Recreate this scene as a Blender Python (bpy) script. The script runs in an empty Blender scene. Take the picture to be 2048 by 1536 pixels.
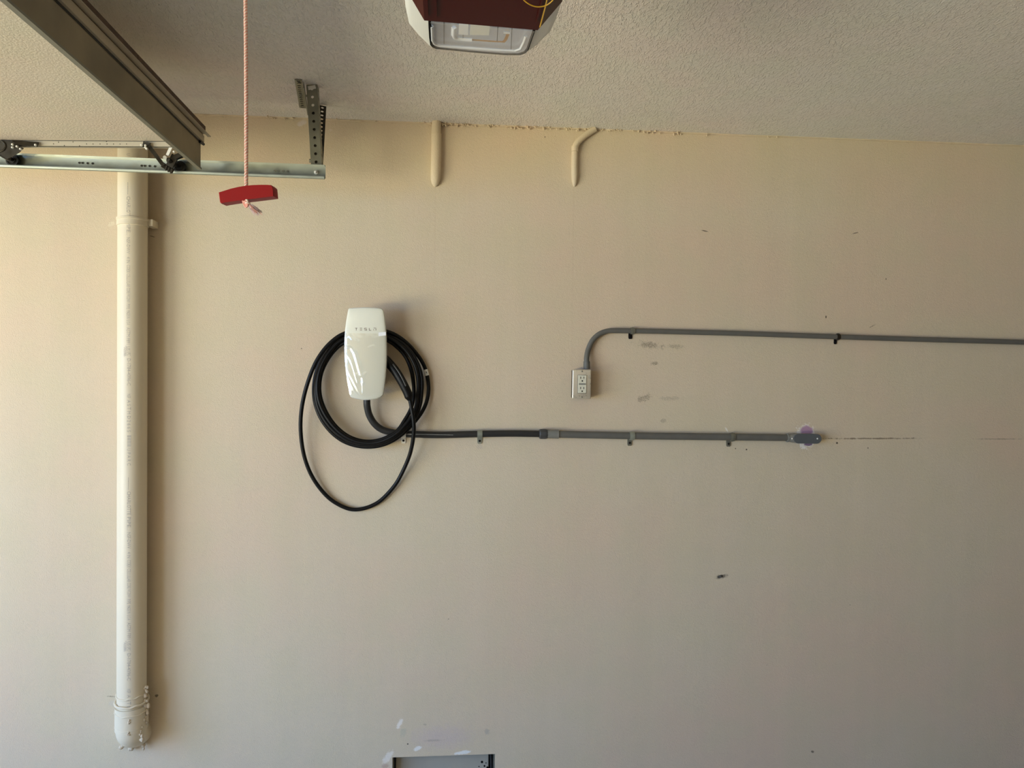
import bpy, math, random
from math import sin, cos, pi, radians, tan, sqrt, atan2
from mathutils import Vector, Matrix, noise as mnoise

random.seed(7)
S = bpy.context.scene
COL = S.collection

# ------------------------------------------------------------------ camera
FPX, YAW, PIT, ROL = 1500.0, 0.0853, -0.015, 0.0098
CAM = Vector((0, -2.84, 1.6))
FWD = Vector((sin(YAW) * cos(PIT), cos(YAW) * cos(PIT), sin(PIT)))
R0 = Vector((cos(YAW), -sin(YAW), 0))
U0 = R0.cross(FWD)
RGT = R0 * cos(ROL) + U0 * sin(ROL)
UPV = -R0 * sin(ROL) + U0 * cos(ROL)
cd = bpy.data.cameras.new('camera')
cam = bpy.data.objects.new('camera', cd)
COL.objects.link(cam)
m = Matrix((RGT, UPV, -FWD)).transposed().to_4x4()
m.translation = CAM
cam.matrix_world = m
cd.sensor_fit = 'HORIZONTAL'
cd.sensor_width = 36.0
cd.lens = 36.0 * FPX / 2048.0
cd.clip_start = 0.02
S.camera = cam

# ------------------------------------------------------------------ world, daylight, exposure
w = bpy.data.worlds.new('world')
S.world = w
w.use_nodes = True
w.node_tree.nodes['Background'].inputs[0].default_value = (0.62, 0.74, 0.95, 1)
w.node_tree.nodes['Background'].inputs[1].default_value = 0.25


def area(name, loc, direction, sx, sy, power, color):
    l = bpy.data.lights.new(name, 'AREA')
    l.shape = 'RECTANGLE'
    l.size, l.size_y = sx, sy
    l.energy = power
    l.color = color
    o = bpy.data.objects.new(name, l)
    COL.objects.link(o)
    o.location = loc
    o.rotation_euler = Vector(direction).to_track_quat('-Z', 'Y').to_euler()
    return o


# daylight entering through the open garage doorway on the left and an unseen second one, added for the light: cool sky above the horizon, warm bounce off the sunlit driveway
SKY_P, SKY_C = 2100.0, (0.30, 0.55, 1.0)
DRV_P, DRV_C = 2330.0, (1.0, 0.92, 0.61)
area('sky_daylight', (-8.6, -7.6, 3.6), (1, 0.35, -0.12), 10.0, 6.6, SKY_P, SKY_C)
area('driveway_bounce', (-6.3, -6.2, 0.02), (0, 0, 1), 4.6, 7.6, DRV_P, DRV_C)

S.view_settings.view_transform = 'Standard'
S.view_settings.look = 'None'
S.view_settings.gamma = 1.0
S.view_settings.use_curve_mapping = False
S.view_settings.exposure = 0.0
S.cycles.use_denoising = True
S.cycles.max_bounces = 8
S.cycles.diffuse_bounces = 5
S.cycles.sample_clamp_indirect = 6


# ------------------------------------------------------------------ pixel helpers (measure on real planes)
def ray(px, py):
    return FWD * FPX + RGT * (px - 1024) + UPV * (768 - py)


def PY(px, py, y=0.0):
    d = ray(px, py)
    return CAM + d * ((y - CAM.y) / d.y)


def PZ(px, py, z):
    d = ray(px, py)
    return CAM + d * ((z - CAM.z) / d.z)


H = PY(1024, 252).z


# ------------------------------------------------------------------ materials
def lin(c):
    c = c / 255.0
    return c / 12.92 if c <= 0.04045 else ((c + 0.055) / 1.055) ** 2.4


def rgb(r, g, b):
    return (lin(r), lin(g), lin(b), 1)


def mat(name, col, rough=0.5, metal=0.0, bump=None, vary=None, coat=0.0, spec=0.5, trans=0.0, scratch=None):
    mt = bpy.data.materials.new(name)
    mt.use_nodes = True
    nt = mt.node_tree
    b = nt.nodes['Principled BSDF']
    b.inputs['Base Color'].default_value = col
    b.inputs['Roughness'].default_value = rough
    b.inputs['Metallic'].default_value = metal
    b.inputs['Specular IOR Level'].default_value = spec
    b.inputs['Coat Weight'].default_value = coat
    b.inputs['Coat Roughness'].default_value = 0.04
    if trans:
        b.inputs['Transmission Weight'].default_value = trans
    geo = nt.nodes.new('ShaderNodeNewGeometry')
    if vary:
        sc, amt = vary
        n = nt.nodes.new('ShaderNodeTexNoise')
        n.inputs['Scale'].default_value = sc
        n.inputs['Detail'].default_value = 4
        nt.links.new(geo.outputs['Position'], n.inputs['Vector'])
        mr = nt.nodes.new('ShaderNodeMapRange')
        mr.inputs[1].default_value = 0.3
        mr.inputs[2].default_value = 0.7
        mr.inputs[3].default_value = 1 - amt
        mr.inputs[4].default_value = 1 + amt
        nt.links.new(n.outputs['Fac'], mr.inputs[0])
        mx = nt.nodes.new('ShaderNodeMix')
        mx.data_type = 'RGBA'
        mx.blend_type = 'MULTIPLY'
        mx.inputs[0].default_value = 1
        mx.inputs[6].default_value = col
        nt.links.new(mr.outputs[0], mx.inputs[7])
        nt.links.new(mx.outputs[2], b.inputs['Base Color'])
        if metal > 0.3:
            mr2 = nt.nodes.new('ShaderNodeMapRange')
            mr2.inputs[1].default_value = 0.3
            mr2.inputs[2].default_value = 0.7
            mr2.inputs[3].default_value = max(0.05, rough - 0.12)
            mr2.inputs[4].default_value = rough + 0.12
            nt.links.new(n.outputs['Fac'], mr2.inputs[0])
            nt.links.new(mr2.outputs[0], b.inputs['Roughness'])
    if bump:
        sc, dist = bump
        n = nt.nodes.new('ShaderNodeTexNoise')
        n.inputs['Scale'].default_value = sc
        n.inputs['Detail'].default_value = 3
        nt.links.new(geo.outputs['Position'], n.inputs['Vector'])
        bp = nt.nodes.new('ShaderNodeBump')
        bp.inputs['Strength'].default_value = 1
        bp.inputs['Distance'].default_value = dist
        nt.links.new(n.outputs['Fac'], bp.inputs['Height'])
        nt.links.new(bp.outputs[0], b.inputs['Normal'])
    return mt


def N(nt, t, **kw):
    n = nt.nodes.new(t)
    for k, v in kw.items():
        setattr(n, k, v)
    return n


def paint_mat(name, col, marks, kind):
    """matt textured wall paint; marks = stains and scuffs with a place of their own on the wall"""
    mt = bpy.data.materials.new(name)
    mt.use_nodes = True
    nt = mt.node_tree
    L = nt.links.new
    b = nt.nodes['Principled BSDF']
    b.inputs['Roughness'].default_value = 0.62
    b.inputs['Specular IOR Level'].default_value = 0.25
    geo = N(nt, 'ShaderNodeNewGeometry')
    pos = geo.outputs['Position']

    def nz(scale, detail=2, rough=0.5, dist=0.0):
        n = N(nt, 'ShaderNodeTexNoise')
        n.inputs['Scale'].default_value = scale
        n.inputs['Detail'].default_value = detail
        n.inputs['Roughness'].default_value = rough
        n.inputs['Distortion'].default_value = dist
        L(pos, n.inputs['Vector'])
        return n

    def mp(v, a, c, d, e, smooth=False):
        r = N(nt, 'ShaderNodeMapRange')
        if smooth:
            r.interpolation_type = 'SMOOTHSTEP'
        r.inputs[1].default_value, r.inputs[2].default_value = a, c
        r.inputs[3].default_value, r.inputs[4].default_value = d, e
        L(v, r.inputs[0])
        return r.outputs[0]

    def math(op, a, c=None):
        r = N(nt, 'ShaderNodeMath', operation=op)
        for i, v in enumerate((a, c)):
            if v is None:
                continue
            if isinstance(v, (int, float)):
                r.inputs[i].default_value = v
            else:
                L(v, r.inputs[i])
        return r.outputs[0]

    def mixc(fac, a, c, blend='MIX'):
        r = N(nt, 'ShaderNodeMix', data_type='RGBA', blend_type=blend)
        for i, v in ((0, fac), (6, a), (7, c)):
            if isinstance(v, (int, float, tuple)):
                r.inputs[i].default_value = v
            else:
                L(v, r.inputs[i])
        return r.outputs[2]

    big = nz(1.3, 3).outputs['Fac']
    pat = nz(6.0, 3).outputs['Fac']
    c = mixc(mp(big, 0.35, 0.65, 0, 1, True), col, tuple(x * y for x, y in zip(col, (1.03, 0.955, 0.95, 1))))
    c = mixc(mp(pat, 0.35, 0.7, 0, 0.5, True), c, tuple(x * y for x, y in zip(col, (0.955, 0.98, 0.92, 1))))
    # pits, tiny dark flecks in the paint
    fl = nz(75, 2, 0.6).outputs['Fac']
    c = mixc(mp(fl, 0.72, 0.78, 0, 0.35), c, tuple(x * 0.45 for x in col[:3]) + (1,))
    # vertical roller streaks
    mpn = N(nt, 'ShaderNodeMapping')
    mpn.inputs['Scale'].default_value = (14, 14, 0.35)
    L(pos, mpn.inputs['Vector'])
    st = N(nt, 'ShaderNodeTexNoise')
    st.inputs['Scale'].default_value = 1.0
    st.inputs['Detail'].default_value = 3
    L(mpn.outputs[0], st.inputs['Vector'])
    c = mixc(1.0, c, mp(st.outputs['Fac'], 0.3, 0.7, 0.985, 1.01), 'MULTIPLY')
    sep = N(nt, 'ShaderNodeSeparateXYZ')
    L(pos, sep.inputs[0])
    ed = nz(55, 4, 0.65).outputs['Fac']
    ed2 = nz(160, 3, 0.7).outputs['Fac']
    spk = mp(nz(330, 2, 0.6).outputs['Fac'], 0.40, 0.58, 0.15, 1)
    for (mx_, mz_, rx, rz, ang, colm, op, rag, soft) in marks:
        dx = math('SUBTRACT', sep.outputs['X'], mx_)
        dz = math('SUBTRACT', sep.outputs['Z'], mz_)
        ca, sa = cos(ang), sin(ang)
        u = math('ADD', math('MULTIPLY', dx, ca / rx), math('MULTIPLY', dz, sa / rx))
        v = math('ADD', math('MULTIPLY', dx, -sa / rz), math('MULTIPLY', dz, ca / rz))
        r2 = math('SQRT', math('ADD', math('MULTIPLY', u, u), math('MULTIPLY', v, v)))
        e = math('MULTIPLY', math('SUBTRACT', ed, 0.5), rag * 4)
        e2 = math('MULTIPLY', math('SUBTRACT', ed2, 0.5), rag * 3)
        rr = math('ADD', math('ADD', r2, e), e2)
        fac = mp(rr, 1 - soft, 1 + soft * 0.2, op, 0.0, True)
        if colm == SM:
            fac = math('MULTIPLY', fac, spk)
        c = mixc(fac, c, colm)
    L(c, b.inputs['Base Color'])
    bp = N(nt, 'ShaderNodeBump')
    bp.inputs['Strength'].default_value = 1.0
    if kind == 'wall':
        n1 = nz(300, 3, 0.6).outputs['Fac']
        n2 = nz(90, 2, 0.5).outputs['Fac']
        h = math('ADD', mp(n1, 0.33, 0.67, 0, 1), math('MULTIPLY', n2, 1.2))
        bp.inputs['Distance'].default_value = 0.0005
    elif kind == 'ceiling':
        def stroke_layer(ang, scale, thr, off):
            mpn2 = N(nt, 'ShaderNodeMapping')
            mpn2.inputs['Rotation'].default_value = (0, 0, ang)
            mpn2.inputs['Scale'].default_value = (1, 0.34, 1)
            mpn2.inputs['Location'].default_value = (off, off * 2, 0)
            L(pos, mpn2.inputs['Vector'])
            q = N(nt, 'ShaderNodeTexNoise')
            q.inputs['Scale'].default_value = scale
            q.inputs['Detail'].default_value = 2
            q.inputs['Distortion'].default_value = 0.5
            L(mpn2.outputs[0], q.inputs['Vector'])
            return mp(q.outputs['Fac'], thr, thr + 0.07, 0, 1, True)
        h = math('MAXIMUM', stroke_layer(radians(-35), 120, 0.55, 0), stroke_layer(radians(35), 120, 0.58, 3))
        h = math('ADD', h, math('MULTIPLY', mp(nz(200, 2).outputs['Fac'], 0.5, 0.6, 0, 1, True), 0.6))
        bp.inputs['Distance'].default_value = 0.0013
    else:
        n1 = nz(170, 2).outputs['Fac']
        h = mp(n1, 0.35, 0.65, 0, 1, True)
        bp.inputs['Distance'].default_value = 0.00035
    L(h, bp.inputs['Height'])
    L(bp.outputs[0], b.inputs['Normal'])
    return mt


def mk(px, py, wpx, hpx, ang, col, op, rag=0.25, soft=0.4):
    p = PY(px, py, 0)
    s = 1 / 528.0
    return (p.x, p.z, wpx / 2 * s, hpx / 2 * s, radians(-ang), col, op, rag, soft)


DK = rgb(52, 44, 36)
SM = rgb(112, 100, 82)
WH = rgb(250, 244, 236)
PU = rgb(182, 142, 168)
marks = [
    mk(1612, 873, 44, 54, 0, WH, 0.8, 0.5, 0.35), mk(1613, 862, 30, 24, 0, PU, 0.95, 0.2, 0.3),
    mk(1616, 888, 20, 9, 0, rgb(120, 88, 124), 0.9, 0.2, 0.3),
    mk(1298, 690, 56, 15, 5, SM, 0.75, 0.7, 0.6), mk(1350, 692, 40, 10, 0, SM, 0.5, 0.7, 0.6),
    mk(1309, 727, 18, 8, 0, SM, 0.8, 0.5, 0.5), mk(1288, 796, 34, 14, -20, SM, 0.7, 0.7, 0.6),
    mk(1340, 797, 50, 10, 0, SM, 0.35, 0.7, 0.6), mk(1327, 842, 14, 9, 0, SM, 0.5, 0.6, 0.5),
    mk(1443, 1153, 30, 10, -10, rgb(88, 80, 72), 0.8, 0.3, 0.6), mk(1441, 1153, 14, 5, -10, rgb(30, 28, 26), 0.95, 0.15, 0.3),
    mk(1652, 634, 3, 7, 0, DK, 0.95, 0.1, 0.5), mk(1772, 558, 3, 3, 0, DK, 0.9, 0.1, 0.5),
    mk(1674, 886, 5, 5, 0, DK, 0.9, 0.2, 0.5), mk(1736, 896, 3, 3, 0, DK, 0.9, 0.1, 0.5),
    mk(1493, 899, 4, 4, 0, DK, 0.9, 0.1, 0.5), mk(1471, 897, 3, 3, 0, DK, 0.8, 0.1, 0.5),
    mk(1625, 1503, 8, 6, 20, DK, 0.7, 0.3, 0.5), mk(1410, 462, 17, 2.4, 12, DK, 0.85, 0.15, 0.5),
    mk(1711, 466, 16, 2.4, -14, DK, 0.75, 0.15, 0.5), mk(1745, 652, 22, 2.4, -28, SM, 0.8, 0.15, 0.5),
    mk(1746, 877, 215, 3.6, -0.3, rgb(100, 80, 60), 0.7, 0.6, 0.6), mk(2000, 878, 120, 3, -0.2, rgb(110, 92, 70), 0.4, 0.6, 0.6),
    mk(1453, 859, 14, 4, 57, WH, 0.75, 0.2, 0.5), mk(604, 246, 22, 12, -30, rgb(226, 214, 206), 0.9, 0.35, 0.4),
    mk(661, 260, 7, 5, 0, rgb(222, 205, 190), 0.8, 0.2, 0.4), mk(959, 893, 16, 12, 0, rgb(205, 190, 170), 0.8, 0.5, 0.4),
    mk(885, 1475, 150, 60, 0, rgb(206, 188, 184), 0.5, 0.3, 0.8), mk(799, 1448, 10, 26, 25, WH, 0.7, 0.4, 0.5),
    mk(806, 1466, 14, 22, 20, rgb(196, 190, 168), 0.6, 0.4, 0.5),
    mk(835, 1497, 18, 10, -20, rgb(240, 236, 228), 0.95, 0.3, 0.4), mk(926, 1505, 44, 8, -6, rgb(240, 238, 232), 0.95, 0.35, 0.4),
    mk(868, 1481, 44, 5, 0, rgb(150, 138, 124), 0.35, 0.5, 0.6), mk(973, 1464, 14, 16, 40, rgb(178, 170, 158), 0.6, 0.5, 0.5),
    mk(815.5, 1488, 4, 3, 0, DK, 0.9, 0.15, 0.5), mk(850, 1449, 10, 4, 0, SM, 0.4, 0.6, 0.5),
    mk(775, 1515, 14, 40, 30, WH, 0.55, 0.5, 0.5), mk(770, 1532, 16, 12, 0, rgb(190, 158, 138), 0.6, 0.3, 0.5),
    mk(603, 697, 3, 2, 30, DK, 0.9, 0.1, 0.5), mk(313, 1392, 8, 7, 0, DK, 0.75, 0.4, 0.5),
    mk(224, 1393, 20, 3, 5, SM, 0.8, 0.3, 0.5), mk(226, 1406, 18, 14, 0, rgb(206, 196, 182), 0.5, 0.4, 0.5),
    mk(223, 448, 18, 9, -30, rgb(228, 216, 190), 0.6, 0.3, 0.5), mk(305, 473, 12, 2.4, 15, DK, 0.6, 0.2, 0.5),
    mk(1147, 425, 4, 900, 0, rgb(196, 172, 146), 0.15, 0.3, 0.8), mk(893, 247, 14, 10, 0, rgb(70, 54, 42), 0.85, 0.3, 0.5),
    mk(870, 470, 4, 240, 0, rgb(196, 172, 146), 0.15, 0.3, 0.8), mk(1090, 274, 3, 3, 0, DK, 0.8, 0.1, 0.5),
    mk(897, 1238, 4, 3, 0, SM, 0.9, 0.2, 0.4), mk(1700, 1210, 3, 2, 0, SM, 0.9, 0.2, 0.4),
    mk(950, 249, 190, 5, -4, rgb(150, 122, 92), 0.6, 0.5, 0.6), mk(1185, 261, 60, 5, -6, rgb(150, 122, 92), 0.5, 0.5, 0.6),
]
WALLC = rgb(216, 201, 176)
M_wall = paint_mat('tan wall paint', WALLC, marks, 'wall')
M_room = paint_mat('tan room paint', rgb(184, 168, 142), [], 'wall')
M_stub = paint_mat('tan paint on pipe', rgb(217, 202, 176), [], 'smooth')
M_ceil = paint_mat('knockdown ceiling paint', rgb(236, 234, 230), [], 'ceiling')
M_door = paint_mat('cream embossed door skin', rgb(212, 204, 188), [], 'smooth')
M_floor = mat('concrete', rgb(168, 158, 144), 0.8, vary=(3, 0.12), bump=(60, 0.001))
M_pvc = mat('painted white pvc', rgb(226, 214, 190), 0.42, vary=(3, 0.03), bump=(9, 0.0006), spec=0.4)
M_pvcd = mat('tan sealant', rgb(208, 192, 168), 0.6, bump=(130, 0.002), spec=0.3)
M_gpvc = mat('grey pvc', rgb(102, 100, 94), 0.5, vary=(20, 0.06), spec=0.35)
M_gpvc2 = mat('light grey pvc', rgb(126, 125, 118), 0.5, vary=(20, 0.05), spec=0.35)
M_cover = mat('slate grey cover', rgb(92, 95, 96), 0.5, vary=(30, 0.04), spec=0.35)
M_blk = mat('black rubber', rgb(8, 8, 9), 0.45, spec=0.25)
M_flex = mat('charcoal flexible conduit', rgb(44, 43, 42), 0.45, vary=(40, 0.08), spec=0.4)
M_nut = mat('dark grey nut', rgb(66, 67, 68), 0.5)
M_galv = mat('galvanized steel', rgb(162, 167, 155), 0.45, 0.6, vary=(22, 0.1))
M_galvd = mat('weathered galvanized steel', rgb(138, 138, 126), 0.5, 0.7, vary=(16, 0.16))
M_strut = mat('dirty steel strut', rgb(140, 130, 110), 0.55, 0.4, vary=(7, 0.3))
M_zinc = mat('zinc bolt', rgb(235, 234, 226), 0.4, 0.35)
M_dark = mat('dark oiled steel', rgb(64, 60, 52), 0.4, 0.7, vary=(30, 0.2))
M_hole = mat('black hole', rgb(14, 13, 12), 0.9, spec=0.1)
M_screw = mat('black screw', rgb(22, 22, 26), 0.35, 0.5)
M_wheel = mat('black nylon wheel', rgb(22, 22, 22), 0.35)
M_white = mat('gloss white plastic', rgb(243, 243, 228), 0.16, coat=0.6, spec=0.5)
M_rimw = mat('white faceplate edge', rgb(250, 252, 246), 0.3)
M_body = mat('charger body grey', rgb(52, 50, 47), 0.5)
M_letter = mat('grey lettering', rgb(128, 108, 96), 0.5)
M_print = mat('faded pipe print', rgb(186, 178, 168), 0.6, vary=(90, 0.12))
M_red = mat('red plastic', rgb(150, 16, 18), 0.4, spec=0.3)
M_redd = mat('dark red housing', rgb(64, 3, 2), 0.4, spec=0.12)
M_ropep = mat('pink rope strand', rgb(224, 158, 140), 0.85)
M_ropew = mat('white rope strand', rgb(232, 206, 188), 0.85)
M_fray = mat('frayed rope fibre', rgb(216, 196, 192), 0.9)
M_steel = mat('brushed steel cover plate', rgb(222, 212, 192), 0.34, 0.45, vary=(40, 0.03))
M_cream = mat('cream receptacle', rgb(222, 218, 198), 0.35)
M_shellw = mat('white opener shell', rgb(238, 238, 230), 0.35)
M_lensd = mat('blue grey reflector', rgb(205, 216, 236), 0.16, 0.85)
M_lensw = mat('pale reflection strip', rgb(250, 252, 255), 0.2, 0.0, coat=0.5)
M_amber = mat('amber strip', rgb(190, 132, 36), 0.3)
M_yel = mat('yellow wire', rgb(196, 150, 40), 0.4)
M_stile = mat('cream door stile', rgb(182, 173, 154), 0.5)
M_beige = mat('beige door edge', rgb(176, 164, 142), 0.5, vary=(14, 0.08))
M_brown = mat('brown dirty edge strip', rgb(84, 64, 50), 0.75, vary=(40, 0.25))
M_ventg = mat('grey vent door', rgb(172, 166, 152), 0.5, 0.0, vary=(8, 0.05))
M_gask = mat('black gap shade', rgb(28, 28, 28), 0.55)
M_tag = mat('white tag', rgb(232, 230, 222), 0.5)
M_plug = mat('grey anchor plug', rgb(92, 92, 90), 0.6)
M_glass = bpy.data.materials.new('clear lens')
M_glass.use_nodes = True


def thin_clear(mt, fac, rough):
    nt = mt.node_tree
    nt.nodes.clear()
    o = nt.nodes.new('ShaderNodeOutputMaterial')
    mx = nt.nodes.new('ShaderNodeMixShader')
    t = nt.nodes.new('ShaderNodeBsdfTransparent')
    g = nt.nodes.new('ShaderNodeBsdfGlossy')
    g.inputs['Roughness'].default_value = rough
    g.inputs['Color'].default_value = (1, 1, 1, 1)
    mx.inputs[0].default_value = fac
    nt.links.new(t.outputs[0], mx.inputs[1])
    nt.links.new(g.outputs[0], mx.inputs[2])
    nt.links.new(mx.outputs[0], o.inputs[0])


thin_clear(M_glass, 0.14, 0.03)
M_film = bpy.data.materials.new('clear protective film')
M_film.use_nodes = True
thin_clear(M_film, 0.2, 0.10)


# ------------------------------------------------------------------ mesh builder
class MB:
    def __init__(s):
        s.v = []
        s.f = []
        s.m = []

    def add(s, vs, fs, mi=0):
        n = len(s.v)
        s.v += [tuple(x) for x in vs]
        for f in fs:
            s.f.append([i + n for i in f])
            s.m.append(mi)

    def box(s, c, d, rot=None, mi=0):
        c = Vector(c)
        hx, hy, hz = d[0] / 2, d[1] / 2, d[2] / 2
        vs = [Vector((x, y, z)) for x in (-hx, hx) for y in (-hy, hy) for z in (-hz, hz)]
        if rot is not None:
            vs = [rot @ v for v in vs]
        s.add([v + c for v in vs], [(0, 1, 3, 2), (4, 6, 7, 5), (0, 4, 5, 1), (2, 3, 7, 6), (0, 2, 6, 4), (1, 5, 7, 3)], mi)

    def beam(s, p0, p1, wdir, wd, th, mi=0):
        p0, p1 = Vector(p0), Vector(p1)
        a = (p1 - p0)
        L = a.length
        a.normalize()
        wv = Vector(wdir)
        wv = (wv - a * wv.dot(a)).normalized()
        n = a.cross(wv)
        rot = Matrix((wv, n, a)).transposed()
        s.box((p0 + p1) / 2, (wd, th, L), rot, mi)

    def tube(s, pts, rad, n=12, caps=True, mi=0, wob=None):
        pts = [Vector(p) for p in pts]
        k = len(pts)
        if not hasattr(rad, '__len__'):
            rad = [rad] * k
        t0 = (pts[1] - pts[0]).normalized()
        u = t0.orthogonal().normalized()
        vs = []
        for i in range(k):
            if i == 0:
                t = t0
            elif i == k - 1:
                t = (pts[-1] - pts[-2]).normalized()
            else:
                t = (pts[i + 1] - pts[i - 1]).normalized()
            u = (u - t * u.dot(t)).normalized()
            b = t.cross(u)
            for j in range(n):
                a = 2 * pi * j / n
                r = rad[i]
                if wob:
                    r *= 1 + wob * (random.random() - .5)
                vs.append(pts[i] + (u * cos(a) + b * sin(a)) * r)
        fs = []
        for i in range(k - 1):
            for j in range(n):
                j2 = (j + 1) % n
                fs.append((i * n + j, i * n + j2, (i + 1) * n + j2, (i + 1) * n + j))
        if caps:
            fs.append(tuple(range(n - 1, -1, -1)))
            fs.append(tuple((k - 1) * n + j for j in range(n)))
        s.add(vs, fs, mi)

    def rings(s, rings, mi=0, cap0=True, cap1=True):
        n = len(rings[0])
        vs = [p for r in rings for p in r]
        fs = []
        for i in range(len(rings) - 1):
            for j in range(n):
                j2 = (j + 1) % n
                fs.append((i * n + j, i * n + j2, (i + 1) * n + j2, (i + 1) * n + j))
        if cap0:
            fs.append(tuple(range(n - 1, -1, -1)))
        if cap1:
            fs.append(tuple((len(rings) - 1) * n + j for j in range(n)))
        s.add(vs, fs, mi)

    def prism(s, poly, off, mi=0):
        """poly: 3D points, extruded by off"""
        off = Vector(off)
        a = [Vector(p) for p in poly]
        s.rings([a, [p + off for p in a]], mi)

    def build(s, name, mats, parent=None, smooth=False, bevel=0.0, **props):
        me = bpy.data.meshes.new(name)
        me.from_pydata(s.v, [], s.f)
        if not isinstance(mats, (list, tuple)):
            mats = [mats]
        for x in mats:
            me.materials.append(x)
        for p, mi in zip(me.polygons, s.m):
            p.material_index = mi
        import bmesh
        bm = bmesh.new()
        bm.from_mesh(me)
        bmesh.ops.recalc_face_normals(bm, faces=bm.faces)
        bm.to_mesh(me)
        bm.free()
        o = bpy.data.objects.new(name, me)
        COL.objects.link(o)
        if parent is not None:
            o.parent = parent
            off = Vector((0, 0, 0))
            q = parent
            while q is not None:
                off += q.location
                q = q.parent
            me.transform(Matrix.Translation(-off))
        if bevel:
            md = o.modifiers.new('bevel', 'BEVEL')
            md.width = bevel
            md.segments = 2
            md.limit_method = 'ANGLE'
            smooth = smooth or True
        if smooth:
            for p in me.polygons:
                p.use_smooth = True
            try:
                me.set_sharp_from_angle(angle=radians(38))
            except Exception:
                pass
        for k, v in props.items():
            o[k] = v
        return o


def thing(name, label, cat, loc, group=None):
    o = bpy.data.objects.new(name, None)
    COL.objects.link(o)
    o.location = loc
    o['label'] = label
    o['category'] = cat
    if group:
        o['group'] = group
    return o


def tag(o, label, cat, group=None):
    o['label'] = label
    o['category'] = cat
    if group:
        o['group'] = group
    return o


def catmull(pts, sub=8):
    pts = [Vector(p) for p in pts]
    P = [pts[0] * 2 - pts[1]] + pts + [pts[-1] * 2 - pts[-2]]
    out = []
    for i in range(1, len(P) - 2):
        p0, p1, p2, p3 = P[i - 1:i + 3]
        for k in range(sub):
            t = k / sub
            out.append(0.5 * ((2 * p1) + (p2 - p0) * t + (2 * p0 - 5 * p1 + 4 * p2 - p3) * t * t + (3 * p1 - p0 - 3 * p2 + p3) * t ** 3))
    out.append(pts[-1])
    return out


def circle3(c, r, axis, n=16, ph=0.0):
    c = Vector(c)
    a = Vector(axis).normalized()
    u = a.orthogonal().normalized()
    b = a.cross(u)
    return [c + (u * cos(2 * pi * i / n + ph) + b * sin(2 * pi * i / n + ph)) * r for i in range(n)]


def perf_plate(mb, o, a, wv, L, W, t, pitch, r, n=12, start=None, mi=0):
    """flat steel strip from o along a (length L), width W along wv (centred), round holes punched through"""
    o, a, wv = Vector(o), Vector(a).normalized(), Vector(wv)
    wv = (wv - a * wv.dot(a)).normalized()
    nv = a.cross(wv)
    cells = max(1, int(L // pitch))
    pit = L / cells
    for c in range(cells):
        cen = o + a * (pit * (c + .5))
        sq, ci = [], []
        for i in range(n):
            an = 2 * pi * i / n + pi / 4
            ca, sa = cos(an), sin(an)
            k = 1 / max(abs(ca), abs(sa))
            sq.append(cen + a * (ca * k * pit / 2) + wv * (sa * k * W / 2))
            ci.append(cen + a * ca * r + wv * sa * r)
        vs = [p + nv * (s_ * t / 2) for s_ in (-1, 1) for p in sq + ci]
        fs = []
        m2 = 2 * n
        for i in range(n):
            j = (i + 1) % n
            fs += [(i, j, n + j, n + i), (m2 + i, m2 + n + i, m2 + n + j, m2 + j), (n + i, n + j, m2 + n + j, m2 + n + i)]
            mid = (sq[i] + sq[j]) / 2 - cen
            if abs(abs(mid.dot(wv)) - W / 2) < 1e-4:
                fs.append((i, m2 + i, m2 + j, j))
        mb.add(vs, fs, mi)
    for e in (0, L):
        mb.beam(o + a * (e - 0.0004), o + a * (e + 0.0004), wv, W, t, mi)


def text_mesh(txt):
    cu = bpy.data.curves.new('tmp', 'FONT')
    cu.body = txt
    cu.size = 1.0
    cu.resolution_u = 2
    ob = bpy.data.objects.new('tmp', cu)
    COL.objects.link(ob)
    bpy.context.view_layer.update()
    me = bpy.data.meshes.new_from_object(ob.evaluated_get(bpy.context.evaluated_depsgraph_get()))
    vs = [tuple(v.co) for v in me.vertices]
    fs = [tuple(p.vertices) for p in me.polygons]
    bpy.data.objects.remove(ob)
    bpy.data.curves.remove(cu)
    bpy.data.meshes.remove(me)
    return vs, fs


# ------------------------------------------------------------------ room shell
XL, XR, YF = -3.45, 6.4, -6.6
nl, nr, ntop = PY(785, 1513).x, PY(990, 1510).x, PY(885, 1511.5).z
nbot = ntop - 0.21
b = MB()
zs = [0, nbot, ntop, H]
xs = [XL - .15, nl, nr, XR + .15]
for i in range(3):
    for j in range(3):
        if i == 1 and j == 1:
            continue
        x0, x1, z0, z1 = xs[i], xs[i + 1], zs[j], zs[j + 1]
        b.add([(x0, 0, z0), (x1, 0, z0), (x1, 0, z1), (x0, 0, z1)], [(0, 1, 2, 3)])
        b.add([(x0, .2, z0), (x1, .2, z0), (x1, .2, z1), (x0, .2, z1)], [(3, 2, 1, 0)])
q = [(nl, nbot), (nr, nbot), (nr, ntop), (nl, ntop)]
for k in range(4):
    (xa, za), (xb, zb) = q[k], q[(k + 1) % 4]
    b.add([(xa, 0, za), (xb, 0, zb), (xb, .2, zb), (xa, .2, za)], [(0, 1, 2, 3)])
b.build('wall_back', M_wall, kind='structure')

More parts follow.
